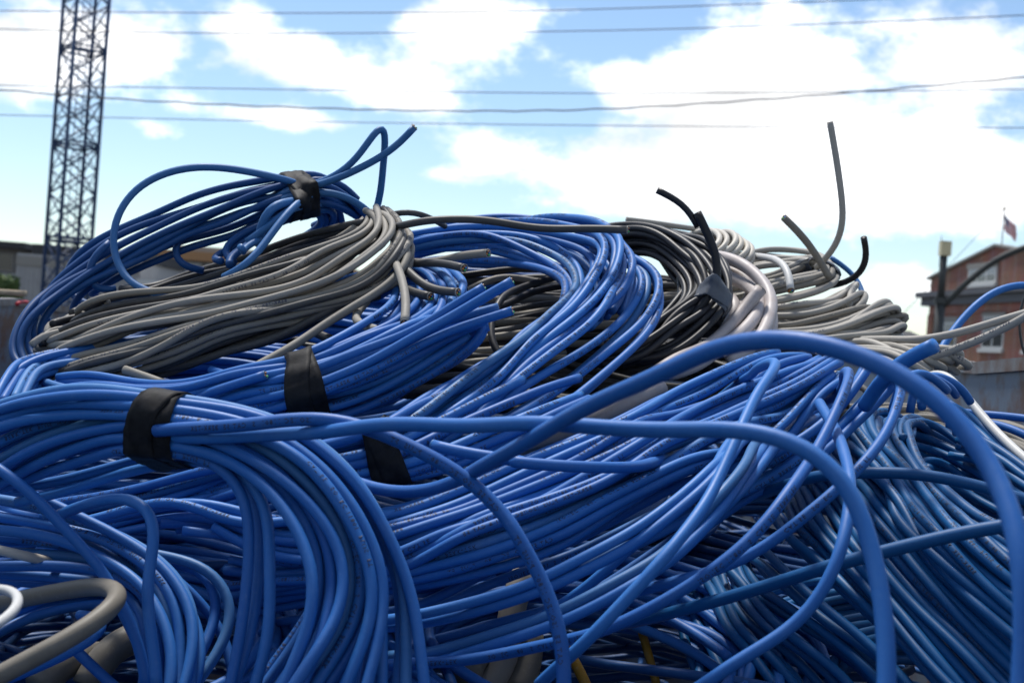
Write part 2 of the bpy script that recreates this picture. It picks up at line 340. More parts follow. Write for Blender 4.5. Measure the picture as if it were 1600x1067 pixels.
family(H, ["o 1280,200,.84 1170,380,.82 1070,500 900,640,.80 700,740 450,840,.80 200,900 n 1350,680,.80 1050,830,.80 800,960,.80 q 500,250,.79 100,420 m 1300,560,.78 900,640 400,700,.80",
           "o 1400,250,.83 1250,440,.82 1120,560 950,700,.80 780,830 600,950,.80 300,1050 n 1400,880 1150,1000,.80 q 700,420,.80 300,560 0,640,.79 m 1000,720,.79 500,760,.80",
           "o 1460,300,.82 1300,460,.81 1130,610 980,740,.79 800,870 560,1000,.80 r 850,150 600,330,.81 q 1000,560 600,720,.80 0,900 m 1000,930,.80"], 6, R, B, layers=1, text=.6)
# its nearer hanging loops
single(H, "o 350,420,.93 460,330,.90 560,250,.85 600,205,.80 640,175,.77 680,178,.745 690,220,.73 630,310,.715 560,440 480,600,.67 400,760 310,940 r 800,40,.635 740,90 650,225 540,380,.61 430,520 280,700 120,880 0,980,.61 q 650,1000,.63 540,1090,.64", R, B, mass=4)
single(H, "o 900,480,.93 1020,410,.90 1110,320,.84 1130,260,.79 1165,258,.75 1150,320,.73 1120,390,.71 1040,560,.69 930,750 840,900,.65 r 1300,0,.635 1220,130 1080,290 900,430,.62 700,560 450,700 250,800,.63 0,875,.65 q 500,862,.67 200,922 0,948,.69 m 1200,952,.70 1020,960,.72 700,985,.75", R, B, mass=4, text=.6)
single(H, "o 960,430,.78 1000,470,.75 1090,585,.70 1150,740,.66 1180,900,.63 p 530,850,.615 500,960 s 460,240,.60 340,460 190,640 0,800,.60 P 1130,1035,.60 1070,1085,.60 1000,1120,.62", R, B, mass=4)
single(H, "o 1050,620,1.0 1220,440,.96 1350,320,.88 1430,290,.79 1480,335,.75 1440,480,.73 1370,640,.71 1280,765 1200,850,.69 p 490,680,.685 400,765 250,890,.68 80,1010 r 1250,265,.68 1100,340 900,435 700,495,.69 500,545,.70 250,620 0,720,.73", R, B, mass=3, text=1)
single(H, "o 900,360,.97 760,440,.93 620,530,.86 450,680,.79 330,800,.75 240,910 n 1599,590,.73 1450,740 1300,870 1150,1000,.72 q 1100,230,.72 950,400 800,520,.73 600,640,.76 400,760,.79", R, B, mass=2, text=1)
family(H, ["o 900,330,.96 720,440,.93 560,560,.87 420,720,.78 330,830,.74 n 1500,690,.72 1330,800 q 1100,155,.70 800,300 640,400,.69 550,450 300,530 0,612 m 1230,660,.70 1040,690,.72 600,720,.76",
           "o 960,400,.96 800,500,.92 650,630,.86 570,740,.77 500,850,.73 400,980 r 850,60,.70 700,240 560,385 450,430 300,510,.68 100,610 q 700,630,.68 400,745 0,870 m 1300,900,.70 1000,900,.74",
           "o 1040,440,.95 900,540,.91 760,660,.85 660,760,.77 560,880 450,1020 r 940,50,.71 850,150 650,310 450,460,.69 200,600 q 1000,530 720,700,.68 400,800 100,893,.69 m 1350,930,.71 1000,940,.74"], 5, R, B, layers=1, text=.2, mass=2)
single(H, "i 700,1080,.80 800,960,.78 900,855,.765 980,800,.755 1050,765,.75 1085,755,.748", .0042, B)
family(H, ["i 860,1080,.80 900,960,.79 960,860 1030,880,.80 1140,950,.82 1160,975,.83", "i 1020,1080,.82 1050,890,.84 1150,900,.85 1260,960,.86 1310,1000,.87 1320,1040,.87"], 3, R * .9, B, layers=1)

# --- coil J : lower right
J = coil('J', 'cable_coil', 'deep teal blue cable coil at lower right, many strands running down right', 'cable coil')
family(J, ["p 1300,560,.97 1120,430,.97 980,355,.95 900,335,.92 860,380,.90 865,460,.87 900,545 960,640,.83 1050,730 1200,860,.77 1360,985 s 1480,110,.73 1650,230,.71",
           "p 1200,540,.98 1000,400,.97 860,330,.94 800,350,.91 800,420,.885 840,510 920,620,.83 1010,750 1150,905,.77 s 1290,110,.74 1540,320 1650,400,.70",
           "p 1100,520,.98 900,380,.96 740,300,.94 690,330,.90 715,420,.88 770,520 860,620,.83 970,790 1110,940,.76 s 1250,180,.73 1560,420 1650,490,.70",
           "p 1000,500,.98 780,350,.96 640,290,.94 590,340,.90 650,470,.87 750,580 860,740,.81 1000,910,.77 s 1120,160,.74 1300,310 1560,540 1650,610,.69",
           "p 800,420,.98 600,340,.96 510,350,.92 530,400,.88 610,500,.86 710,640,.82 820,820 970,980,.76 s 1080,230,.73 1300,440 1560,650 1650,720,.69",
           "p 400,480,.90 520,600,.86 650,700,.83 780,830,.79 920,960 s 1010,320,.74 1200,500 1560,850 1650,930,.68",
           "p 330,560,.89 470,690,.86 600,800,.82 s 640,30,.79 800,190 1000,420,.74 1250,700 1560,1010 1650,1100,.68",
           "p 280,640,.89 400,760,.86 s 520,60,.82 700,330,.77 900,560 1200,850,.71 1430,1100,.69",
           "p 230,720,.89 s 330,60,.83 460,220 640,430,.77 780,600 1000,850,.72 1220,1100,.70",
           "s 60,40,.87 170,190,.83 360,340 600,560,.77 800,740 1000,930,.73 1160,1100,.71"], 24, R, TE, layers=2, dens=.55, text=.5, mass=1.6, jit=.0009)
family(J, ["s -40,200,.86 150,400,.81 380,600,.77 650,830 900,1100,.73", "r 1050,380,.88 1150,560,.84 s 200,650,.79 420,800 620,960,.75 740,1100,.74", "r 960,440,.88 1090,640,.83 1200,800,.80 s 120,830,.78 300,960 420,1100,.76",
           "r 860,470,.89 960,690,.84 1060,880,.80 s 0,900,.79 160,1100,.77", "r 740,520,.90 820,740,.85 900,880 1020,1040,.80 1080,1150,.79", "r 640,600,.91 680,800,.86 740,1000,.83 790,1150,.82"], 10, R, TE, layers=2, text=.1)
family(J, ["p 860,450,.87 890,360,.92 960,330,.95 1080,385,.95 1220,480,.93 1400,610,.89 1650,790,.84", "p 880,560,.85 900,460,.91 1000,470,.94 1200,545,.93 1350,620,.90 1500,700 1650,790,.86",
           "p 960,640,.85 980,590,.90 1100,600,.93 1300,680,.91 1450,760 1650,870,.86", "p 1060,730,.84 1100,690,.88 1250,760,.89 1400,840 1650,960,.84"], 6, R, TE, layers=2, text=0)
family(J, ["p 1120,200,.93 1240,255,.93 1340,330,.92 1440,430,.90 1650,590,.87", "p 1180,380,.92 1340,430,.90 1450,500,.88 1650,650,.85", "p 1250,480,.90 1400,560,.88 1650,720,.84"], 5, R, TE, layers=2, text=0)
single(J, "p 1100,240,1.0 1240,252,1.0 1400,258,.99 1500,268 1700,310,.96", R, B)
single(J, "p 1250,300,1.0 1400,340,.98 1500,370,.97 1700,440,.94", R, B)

# --- coil D : centre ring
D = coil('D', 'cable_coil', 'blue cable ring at centre top, black tape at its lower left, dark hollow inside', 'cable coil', 'taped coils of network cable')
TL = "P {2},{3},{9:.4f} 470,{4},{10:.4f} 340,{5},{11:.4f} 200,{6},.84 60,{7},.87"
def dleft(k):   # where strand k (0 inner .. 1 outer) passes the tape and runs on to the left
    return TL.format(635 - 50 * 0 + 18 * k, 668 + 78 * k, 598, 668 + 80 * k, 706 + 52 * k, 736 + 56 * k, 772 + 60 * k, 795 + 70 * k, *(v + (round(k * 10) % 3) * .0085 for v in (.80, .78, .79, .81)))
family(D, ["e 60,420,1.10 300,395 500,388 800,408,1.06 1000,442 1130,490,1.0 g 470,560,.97 468,640 425,735,.93 250,900,.90 60,1055,.87 f 900,300,.85 600,460,.82 380,585 " + dleft(0),
           "e 60,330,1.10 350,300 600,300 800,340,1.05 1000,420 1130,500,1.0 1185,600,.97 1130,740,.93 900,900,.90 770,1055,.87 P 742,585,.85 672,622,.82 " + dleft(.1),
           "e 60,280,1.10 350,225 600,210,1.07 760,250 1000,370,1.03 1140,470 1200,560,.98 1195,660,.95 1100,800,.92 850,1000,.88 P 755,577,.85 680,627,.82 " + dleft(.2),
           "e 60,240,1.10 400,200 700,190,1.07 950,225 1130,310,1.04 1240,440 1265,550,.98 1190,690,.95 1000,870,.91 860,1000,.88 P 760,583,.85 685,635,.82 " + dleft(.3),
           "e 60,225,1.11 450,150 750,165,1.09 g 300,200,1.06 600,235 700,275,1.0 715,330,.98 680,420 600,545,.95 480,685 300,850,.90 130,1000 P 765,591,.85 690,644,.82 " + dleft(.4),
           "e 100,205,1.13 500,130 g 0,110,1.12 300,112 560,150,1.05 690,205 745,290,.98 740,360 690,480,.95 560,680 400,830,.90 180,1000 P 770,598,.84 695,652,.81 " + dleft(.5),
           "e 200,190,1.15 600,110,1.14 g 100,110,1.13 280,95 450,78,1.08 600,80 720,120 810,195,1.0 845,270,.97 840,350 770,500,.94 640,660 440,830,.89 230,980,.87 P 777,604,.84 700,661,.81 " + dleft(.6),
           "e 300,170,1.16 700,100 g 200,115,1.13 400,115 620,120,1.08 780,180 870,275,.99 940,330,.97 950,420,.95 880,570 700,730,.92 480,890 240,1055,.87 P 785,612,.84 708,669,.81 " + dleft(.7),
           "g 600,250,1.08 760,300,1.03 870,365,1.0 965,425,.98 1012,510,.96 985,620,.94 880,780 700,930,.90 500,1060 P 832,594,.85 765,643,.82 697,688,.80 " + dleft(.8),
           "g 700,300,1.06 850,350,1.02 960,395,1.0 1075,465,.98 1120,560,.96 1090,690,.94 980,850 800,1000,.90 P 870,612,.86 780,664,.82 700,705,.795 " + dleft(.9),
           "g 750,340,1.07 900,400,1.03 1020,450,1.0 1105,550,.97 1110,690,.95 1050,860,.93 940,1000,.91 P 900,625,.86 800,682,.81 705,724,.79 " + dleft(1)],
       13, R, B, layers=2, dens=.4, text=.95, stag=.0065)
for t in ("y 725,828,.835 650,865 560,905,.815 400,985,.81 250,1055 P 600,700,.785 470,738,.79 340,775,.82", "y 962,828,.845 860,855 700,915,.815 560,972,.81 400,1040 P 620,712,.785 470,742,.79 340,782,.82",
          "y 972,890,.835 880,925 740,985,.805 600,1045 P 640,728,.785 480,752,.79 340,790,.82", "y 1018,908,.835 930,945 800,1005,.805 680,1060 P 640,740,.785 480,760,.79 340,798,.82"):
    single(D, '< ' + t, R, B, text=1, mass=3)
family(D, ["e 60,250,1.17 400,175 800,155,1.16 g 300,170,1.14 560,250,1.12 720,360,1.09 800,520,1.06 780,680,1.03 650,860,1.0", "e 100,330,1.15 500,260 900,250,1.13 g 350,300,1.11 520,390,1.08 620,520,1.05 620,660,1.02 520,790,.99",
           "g 500,140,1.15 700,190,1.13 850,290,1.10 930,420,1.07 930,560,1.04 850,740,1.01"], 8, R, B, layers=2, text=0)
THINGS['D']['tapes'].append(('P 598,716,.785', .0165, 'tape', .034))
single(D, "e 870,130,1.13 880,90 910,78 940,100 935,140,1.13", .0016, 'steelblue')

# --- coil C : left of centre, under the grey coil
C_ = coil('C', 'cable_coil', 'blue cable coil under the grey coil, black tape and cut ends pointing right', 'cable coil', 'taped coils of network cable')
family(C_, ["c 400,830,.93 480,800 620,772,.92 780,800 950,822,.90 1250,822,.88 1500,800 d 200,840,.865 400,800,.86 620,735,.86 850,620,.87 1000,520 1180,400,.91 1275,265,.95 1240,150,.99 1000,130,1.02 700,250,1.03 300,450,1.02 c 1400,430,1.0 900,500,.98 500,580,.96 230,650,.94 60,790,.90 -60,960,.87",
            "c 330,850,.93 420,850 600,840,.91 820,862,.89 1100,880,.87 1400,870 d 150,860,.86 380,850,.855 650,770,.86 900,680 1100,600 e 60,890,.87 200,820,.89 320,715,.92 345,610,.95 310,510,.98 200,455,1.01 60,460,1.03 d 1000,280,1.04 500,420,1.03 c 1500,470,1.0 900,530,.97 400,640,.94 220,700,.93 100,820,.90 20,960,.87",
            "c 330,780,.94 350,840,.93 480,885,.91 800,890,.89 1200,905,.87 d 0,935,.865 300,900,.855 500,860,.85 720,810,.855 1000,700 e 30,920,.87 200,850,.89 360,770,.92 455,660,.94 450,580,.97 390,500,1.0 300,450,1.03 100,470,1.05 d 900,350,1.05 c 1500,520,1.0 700,620,.96 300,700,.94 180,800,.91 120,960,.88"],
       9, R, B, layers=2, text=.4)
family(C_, ["e 795,540,.86 600,650,.86 350,800,.86 100,920,.86 d 1200,680 950,800,.855 720,880,.85 500,930,.85 200,960,.86 0,985,.87 c 1100,930,.89 600,950,.92 200,980,.95",
            "e 640,790,.87 500,830,.87 300,900,.87 50,1030,.865 d 1050,810,.86 760,915,.85 520,980,.85 200,1010,.86 c 1400,980,.88 900,980,.91",
            "e 540,800,.88 450,860 200,980,.88 d 1289,740,.87 1000,880 780,960,.855 560,1020,.855 250,1060,.87 c 1500,1030,.88 1000,1040,.91",
            "f 870,0,.885 700,100 450,270,.87 200,400 0,475,.865 d 820,1020,.86 600,1060,.86 300,1110,.87 0,1160,.89",
            "e 560,720,.90 620,745,.88 632,800 f 950,0,.88 860,80 750,170 500,325,.87 200,480 0,565,.865 d 830,1110,.86 600,1150,.86 300,1190,.88"], 9, R, B, layers=2, text=.95)
single(C_, "< e 612,563,.855 450,652 250,790,.855 50,900 d 1150,605,.855 900,705 680,795,.85 500,850,.85 300,900,.86 0,950,.88", R, B, mass=3)
single(C_, "< e 800,540,.85 600,648 350,798,.85 100,918 d 1150,712,.85 900,822 700,900,.845 520,960,.845 250,1000,.86 0,1040,.88", R, B, mass=3)
single(C_, "< e 780,758,.85 640,805 500,838 300,905,.855 50,1032 d 1100,800,.85 780,925,.845 540,1000,.85 300,1060,.86 0,1110,.88", R, B, mass=3, text=1)
single(C_, "< d 370,830,.85 200,880,.855 0,930,.86 c 1300,900,.88", R, B)
single(C_, "d 0,790,.93 90,820,.92 180,850,.90", R, B)
THINGS['C']['tapes'].append(('P 484,612,.85', .017, 'tape', .038))

# --- coil B : grey
B_ = coil('B', 'cable_coil', 'grey cable coil on the left of the heap, tied at right with cut ends', 'cable coil')
family(B_, ["b 1130,700,1.03 1080,765,1.01 1000,830 800,890,1.0 600,960 400,1030,.99 c 1500,105,.985 1300,150 1000,165,.98 750,190 600,240,.98 540,310,.99 600,300,1.02 750,290,1.04",
            "b 1140,705,1.03 1120,800,1.0 1000,880 800,930,.985 d 600,95,.97 300,190 0,262,.96 c 1200,262,.96 1000,300 700,372,.96 500,440 350,500,.965 300,520,.99 500,500,1.02",
            "b 1150,705,1.03 1180,790,1.0 1080,900,.98 900,985 d 700,160,.965 450,250 200,310,.955 0,345 c 1300,290,.955 1100,330 800,400,.955 600,480 420,520,.96 330,540,1.0",
            "b 1160,705,1.03 1240,800,.995 1200,900,.975 1000,1010,.965 d 900,125,.955 700,222 450,285,.95 250,332 0,392,.945 c 1200,332 1000,360,.945 820,402 700,460 600,535,.95 420,522,.955 300,560,.98",
            "b 1170,705,1.03 1290,810,.99 1300,900,.97 1180,1000,.96 d 1150,120,.955 1000,180 700,300,.945 450,360 200,400 c 1450,360,.94 1200,430 900,545,.94 600,605 400,655,.945 310,700,.955 400,690,.98",
            "b 1180,705,1.03 1340,850,.985 1345,920,.97 1250,1010,.955 d 1200,150,.95 900,280,.945 600,342 250,395,.94 0,465 c 1200,490,.935 900,602 600,665,.935 400,700 245,765,.945 300,780,.97",
            "b 1190,705,1.03 1365,900,.985 1360,1000,.965 d 1330,80,.955 1250,170,.95 1000,290,.945 700,380,.94 400,440 0,525,.935 c 1200,570,.935 900,660 600,735,.935 400,775,.945 330,760,.97"],
       17, .0025, GR, layers=2, dens=.6, text=.5, mats=[GR, GR, GR, GR, DG])
family(B_, ["b 1100,730,1.04 900,800,1.06 700,840,1.08 500,890,1.09 a 1600,745,1.10 1400,792 1200,862,1.10 1060,935,1.09 c 850,130,1.07 840,150,1.05 1000,140,1.04",
            "b 1080,740,1.04 900,850,1.05 600,930,1.06 a 1600,800,1.07 1300,900,1.07 1100,960,1.06 c 800,200,1.04 600,270,1.02 480,320,1.0",
            "b 1080,750,1.04 850,900,1.04 500,1000,1.04 c 1500,130,1.04 1200,220,1.03 900,290,1.02 500,345,1.0 300,395,.985 230,450,.985 300,470,.98",
            "b 1060,780,1.03 700,980,1.03 c 1400,260,1.02 900,330,1.0 500,405,.985 300,450,.975 215,515,.97 260,540,.965",
            "d 900,250,1.02 500,380,1.0 c 1500,400,.99 950,500,.98 650,550,.97 300,592,.96 195,585,.96 240,560,.97"], 8, .0027, DG, layers=2, text=0, mats=[DG, DG, GR, BK])
family(B_, ["d 1250,170,.97 1000,300,.96 770,390,.95 600,490,.95 400,580 100,640,.95 c 1400,610,.955 1000,700,.965", "d 1150,250,.98 900,350,.965 600,420,.96 300,520,.955 0,600,.95 c 1200,640,.955 900,720,.96"], 3, .0027, DG, layers=2, text=0)
single(B_, "b 1180,740,1.02 1330,900,.985 1330,1010,.96 d 1200,200,.945 1000,340,.93 750,500,.915 550,650,.895 300,800,.875 230,850,.87", .0028, GR, mass=3)
single(B_, "c 860,700,.93 1000,750,.925 1140,800,.915", .0029, GR)
single(B_, "b 1150,740,1.02 1280,790,1.0 e 20,165,.985 150,122,.98 400,110 650,112,.975 800,142 1000,172 1300,167,.965 g 880,177,.96 > ", .0027, DG, mass=4)
single(B_, "b 1150,730,1.04 1200,700,1.03 1260,672 1380,660,1.03 1470,678 1545,725,1.04 1620,770,1.06", .0022, DG)
for t, m in (("e -20,390,1.0 80,395,.985 250,395 350,412,.955 470,446,.94 >", DG), ("e 60,420,1.02 330,392,.985 450,358,.965 625,350,.95 >", GR), ("e 20,400,.98 70,450,.96 150,535 280,600,.93 428,606,.92 >", DG),
             ("e -20,400,.97 20,480,.94 58,640,.91 88,850,.885 >", GR), ("e 20,540,.97 80,582,.95 150,602 222,628,.93 >", DG), ("d 1080,310,.95 1000,400,.935 985,440,.925 1060,478,.91 1160,532,.89 >", GR), ("d 730,540,.93 800,580,.92 880,600,.91", BK)):
    single(B_, t, .0029, m, mass=3)
THINGS['B']['tapes'].append(('b 1140,712,1.03', .008, 'greytape', .034))

# --- coil A : dark blue coil standing at top left
A_ = coil('A', 'cable_coil', 'dark blue cable coil standing at top left, black tape on its bundle', 'cable coil', 'taped coils of network cable')
RA = .0028
family(A_, ["b 900,520,1.10 800,440,1.09 700,432,1.08 560,440,1.075 400,452 200,480 0,530,1.08 a 1300,322 1080,425,1.09 800,542 560,682,1.09 480,775 455,850,1.10 c 480,150,1.12 550,210,1.13",
            "b 1060,690,1.10 980,590,1.10 850,500,1.085 700,470,1.075 520,490,1.07 300,520 0,600,1.07 a 1200,445,1.07 900,585 700,695,1.06 500,835 350,965,1.04 c 200,290,1.02 110,410 55,530,1.0 65,610 135,690,.99 220,720,.98",
            "b 1080,700,1.10 900,580,1.09 700,510,1.07 540,540,1.065 300,580 0,690,1.065 a 1200,560,1.06 900,700 700,800,1.05 500,905 400,1000,1.04 c 330,200,1.03 200,330 142,450,1.01 150,560 210,640,.995",
            "b 1040,720,1.11 950,650,1.10 800,590,1.08 690,560,1.07 560,570,1.065 300,650 100,760,1.07 a 1300,540,1.07 1000,690,1.065 800,790 600,880,1.05 480,950 c 380,210,1.04 280,330 268,440,1.03 300,560,1.01",
            "b 850,790,1.12 870,700 830,620,1.10 700,580,1.075 570,600,1.07 350,700 150,830,1.08 a 1400,610,1.08 1100,730,1.075 900,810 750,885,1.07 650,945,1.07 600,975,1.08 650,960,1.10"],
       9, RA, NV, layers=1, text=0)
family(A_, ["b 700,800,1.13 800,790,1.12 860,720,1.11 850,650,1.10 740,600,1.08 640,610,1.07 450,700 200,860,1.07 20,960,1.06 -10,1000,1.05 80,1010,1.04", "b 640,840,1.12 780,770,1.11 800,700,1.10 700,650,1.08 600,650,1.065 400,800,1.05 150,960,1.04 60,1020,1.03 130,1030,1.03"], 4, RA, NV, layers=1, text=0)
single(A_, "b 700,510,1.075 590,480,1.06 480,445,1.055 300,390,1.05 100,360 -60,362,1.04 a 1200,140,1.04 1000,235 880,345,1.03 790,500 765,640,1.02 785,780 850,890,1.01 940,955,1.0 1080,1010 1280,1025,1.0 1400,1000,1.02", .0027, 'steelblue', mass=4)
single(A_, "b 400,600,1.085 500,540,1.07 590,520,1.06 690,505,1.06 820,445,1.055 950,370 1050,265,1.05 1130,140 1185,48,1.05 1215,42,1.052 1228,80 1215,200,1.06 1200,350 1190,520,1.07 1180,620 1145,690,1.08", .0027, 'steelblue', mass=5)
single(A_, "b 380,620,1.085 480,550,1.07 560,530,1.06 680,500,1.06 800,468 980,390,1.05 1200,280 1330,180 1412,85,1.045 >", .0027, 'steelblue', mass=5)
single(A_, "b 380,630,1.085 470,570,1.07 560,540,1.058 700,525,1.06 850,545,1.065 1000,590 1090,640,1.07 1140,700,1.08", .0027, 'steelblue')
single(A_, "b 800,560,1.085 720,560,1.07 650,575,1.055 610,600,1.045 560,650,1.03 480,740,1.02 400,860,1.01 300,990,1.0 200,1080,.99 100,1130,1.0", .0027, 'steelblue', mass=4)
single(A_, "b 780,570,1.085 700,570,1.07 630,585,1.055 580,605,1.045 500,620,1.035 440,610,1.025 390,690,1.025 340,790,1.03 330,900,1.04", .0034, 'steelblue', mass=3)
single(A_, "b 780,590,1.085 700,590,1.07 620,605,1.05 500,650,1.03 420,700,1.03 350,800,1.03 240,880,1.03", .0027, 'steelblue')
single(A_, "b 330,840,1.03 250,890,1.02 190,920,1.015 165,960,1.01 210,990 265,970,1.01 285,920 245,890,1.005 200,915,1.0", .0025, 'steelblue')
single(A_, "a 760,620,1.06 680,680,1.05 615,760 590,850,1.05 635,935 720,970,1.05 820,960,1.06", RA, NV)
single(A_, "a 1560,460,1.10 1400,520,1.09 1230,580,1.08 1190,660,1.08 1215,750 1310,805,1.07 1420,820,1.08", RA, NV)
single(A_, "a 470,870,1.10 480,950,1.10 550,1025,1.09 640,1050,1.08", RA, NV)
THINGS['A']['tapes'].append(('b 630,560,1.058', .019, 'tape', .036))

# --- coil E : black
E_ = coil('E', 'cable_coil', 'black cable coil right of the centre ring, grey tape at its right edge', 'cable coil')
family(E_, ["h -300,200,1.20 -100,100 60,92,1.18 250,105 450,185,1.13 600,310 690,440,1.08 705,560 690,600,1.06 620,660,1.05 480,740 330,860,1.03 200,990,1.02 -100,1050,1.02",
            "h -200,250,1.19 100,155,1.17 300,185 450,265,1.13 560,385 625,490,1.08 640,580,1.065 560,660,1.05 420,740 300,840,1.03 150,960,1.02 -100,1000",
            "h -100,280,1.18 150,205,1.17 350,265 480,385,1.12 545,490 560,590,1.07 480,680,1.06 330,790,1.04 150,900,1.03 -50,950",
            "h 0,330,1.17 200,270,1.16 350,335 450,425,1.12 520,530 520,620,1.08 400,710,1.06 280,790,1.05 100,880,1.04"], 10, .0026, BK, layers=2, text=0)
family(E_, ["h 300,120,1.18 500,200,1.15 640,285 755,390,1.10 792,490 765,610,1.06 700,690,1.05 520,840,1.04 400,935 260,985,1.03 50,1010", "h 420,170,1.17 600,230,1.14 720,350,1.10 760,480,1.07 735,600,1.055 690,680 640,800,1.04 560,890,1.03 480,965 350,1005,1.02 150,1000"], 5, .0026, BK, layers=2, text=0)
single(E_, "z 200,352,1.06 250,372 330,405,1.06 350,432,1.058 372,480,1.057", .0025, BK, mass=4)
single(E_, "z 343,418,1.057 372,480,1.056 402,545,1.054 432,625,1.052 428,690,1.05 400,745,1.05 330,800,1.05 250,860,1.05", .0033, BK, mass=4)
family(E_, ["e 1160,490,1.06 900,560,1.03 740,640,1.0 690,740,.98 650,850,.97 655,950,.96 700,1040,.95 760,1100", "e 1180,550,1.08 950,620,1.05 800,680,1.03 700,720,1.01 560,760,1.0"], 2, .0026, BK, layers=1, text=0)
THINGS['E']['tapes'].append(('h 690,612,1.055', .015, 'bluegreytape', .0165))

# --- grey strands lying inside the centre ring
Z_ = coil('Z', 'cable_coil', 'brownish grey cable coil lying low inside the blue centre ring', 'cable coil')
family(Z_, ["e 400,520,1.16 700,470,1.17 1000,455,1.18 1300,500,1.18 1700,560,1.20", "e 500,640,1.12 800,600,1.14 1130,640,1.14 1500,640,1.16 h 300,520,1.18 600,560,1.2", "e 560,760,1.08 800,740,1.10 1120,690,1.11 1500,720,1.12 h 350,600,1.16 560,620,1.2",
            "e 560,850,1.05 800,830 1080,770,1.07 1400,760,1.10 h 250,690,1.12 500,640,1.15", "e 560,920,1.02 800,895 1050,860,1.03 1300,850,1.06 h 200,770,1.1 450,700,1.14", "f 700,170,.99 950,175 1200,160,1.0 1500,100,1.03", "f 600,260,.97 900,255,.98 1150,240,.99 1500,200,1.02", "f 350,400,.95 700,380,.96 1000,330,.97 1400,300,1.0"],
       16, .0029, GR, layers=3, dens=.9, text=0, mats=[DG, DG, GR, BK, 'tan'])

# --- F : thick grey-white sheathed cable
F_ = coil('F', 'cable_coil', 'thick dusty silver grey cable coil between black coil and pale grey coil', 'cable coil')
RF = .0050
for t in ("h 560,300,1.20 750,312,1.16 860,345 985,435,1.12 1060,560,1.10 1075,700 1050,850,1.06 960,960,1.04 800,1040", "h 1005,545,1.08 910,675,1.075 760,840,1.05 620,965,1.03 480,1050,1.01 300,1120,1.0 <",
          "h 800,420,1.15 920,500,1.13 1010,600,1.10 985,730,1.07 850,860,1.05 690,955,1.03 540,1040,1.01 350,1120", "h 760,400,1.17 900,450,1.15 960,540,1.14 930,640,1.13 800,720,1.12", "h 700,560,1.16 800,640,1.13 850,740,1.11 760,840,1.10", "h 1050,600,1.12 1085,720,1.10 1070,860,1.07 1000,950,1.05"):
    t2 = t.replace(' <', ''); single(F_, ('< ' if '<' in t else '') + t2, RF, 'silver', wob=.0012, sides=14)
family(F_, ["n 1350,20,.93 1150,120,.92 950,210,.92 700,320,.93 300,420,.94", "n 1300,60,.95 1050,190,.94 850,250,.94 400,380,.95"], 3, RF * .9, 'silver', layers=2, text=0)

# --- beige turns
Q_ = coil('Q', 'cable_coil', 'small cream cable coil behind the black coil, turns stacked like a spring', 'cable coil')
for k, (x, y) in enumerate(((690, 150), (740, 150), (790, 155), (835, 165), (875, 190), (905, 225), (925, 265))):
    single(Q_, f"h {x-190},{y+30},1.30 {x-60},{y-12},1.27 {x+20},{y+10},1.24 {x+55},{y+60},1.22 {x+20},{y+110},1.21 {x-80},{y+170},1.21 {x-230},{y+200},1.24", .0026, 'beige', wob=.001)
for y in (66, 100, 125):
    single(Q_, f"h 70,{y},1.27 300,{y+28} 620,{y+80},1.29 760,{y+110},1.30", .0026, 'palegrey')

# --- coil G : pale grey at right
G_ = coil('G', 'cable_coil', 'pale grey cable coil at right of the heap, dark tie and upright ends', 'cable coil')
family(G_, ["i -60,230,1.30 80,192,1.30 250,185,1.31 400,202,1.29 460,240,1.25 520,300,1.22 530,350,1.20 450,410,1.17 300,462,1.15 150,500,1.14 -100,520",
            "i -60,260,1.28 150,240,1.28 300,252,1.27 430,245,1.24 500,280,1.21 510,340,1.19 350,382,1.17 160,430,1.16 -80,460", "i -80,330,1.27 60,270 250,255,1.26 400,262,1.23 470,290,1.20 300,335,1.18 140,390,1.17 -80,430",
            "i -80,360,1.26 130,360,1.21 250,312,1.21 400,272,1.21 450,250,1.22 380,250,1.27 200,270,1.29"], 8, .0028, 'palegrey', layers=1, text=.1, mats=['palegrey', 'palegrey', GR])
family(G_, ["i -60,530,1.16 180,522,1.14 350,492,1.13 500,492 580,430,1.16 650,372,1.18 665,400,1.17 600,462,1.15 640,522,1.13 500,500,1.2", "i -60,560,1.14 170,562,1.13 300,560 450,530,1.12 580,490,1.13 690,440,1.16 695,480,1.14 600,545,1.13 400,580,1.16",
            "i -60,600,1.13 170,612,1.12 350,602 550,562,1.12 700,510,1.14 705,540,1.14 600,600,1.16", "i -60,640,1.12 170,652,1.10 400,642 560,612,1.10 690,562,1.11 850,492,1.13 868,515,1.13 820,570,1.14 700,610,1.18",
            "i -60,680,1.10 200,682,1.09 400,672 550,642,1.09 700,572,1.10 830,505,1.11 860,500,1.12 830,570,1.15 600,660,1.2", "i 100,690,1.08 400,692,1.08 600,642,1.09 800,602,1.11 950,552,1.13 978,570,1.13 930,612,1.12 880,602,1.13 840,640,1.14",
            "i -60,710,1.06 180,695,1.07 400,692,1.07 650,690,1.07 780,662,1.08 845,625,1.10 900,625,1.12 915,640,1.14 800,690,1.16"], 17, .0026, 'palegrey', layers=2, text=.1, mats=['palegrey', 'palegrey', GR])
family(G_, ["i 500,690,1.10 820,688,1.08 1000,712,1.05 1150,752,1.03 1270,825,1.02 1295,845,1.03 1240,850,1.06", "i 500,710,1.09 760,712,1.06 900,752,1.03 1000,772,1.02 1100,800,1.01 1165,830,1.02 1120,860,1.05", "i 520,740,1.06 780,762,1.03 900,802,1.0 1000,860,.99 1050,910,1.0"], 7, .0028, 'palegrey', layers=2, text=.3)
single(G_, "z 843,102,1.17 857,180 872,270,1.17 888,400,1.17 893,470 878,530,1.18 840,595,1.19 800,640,1.20", .0027, 'palegrey', mass=5)
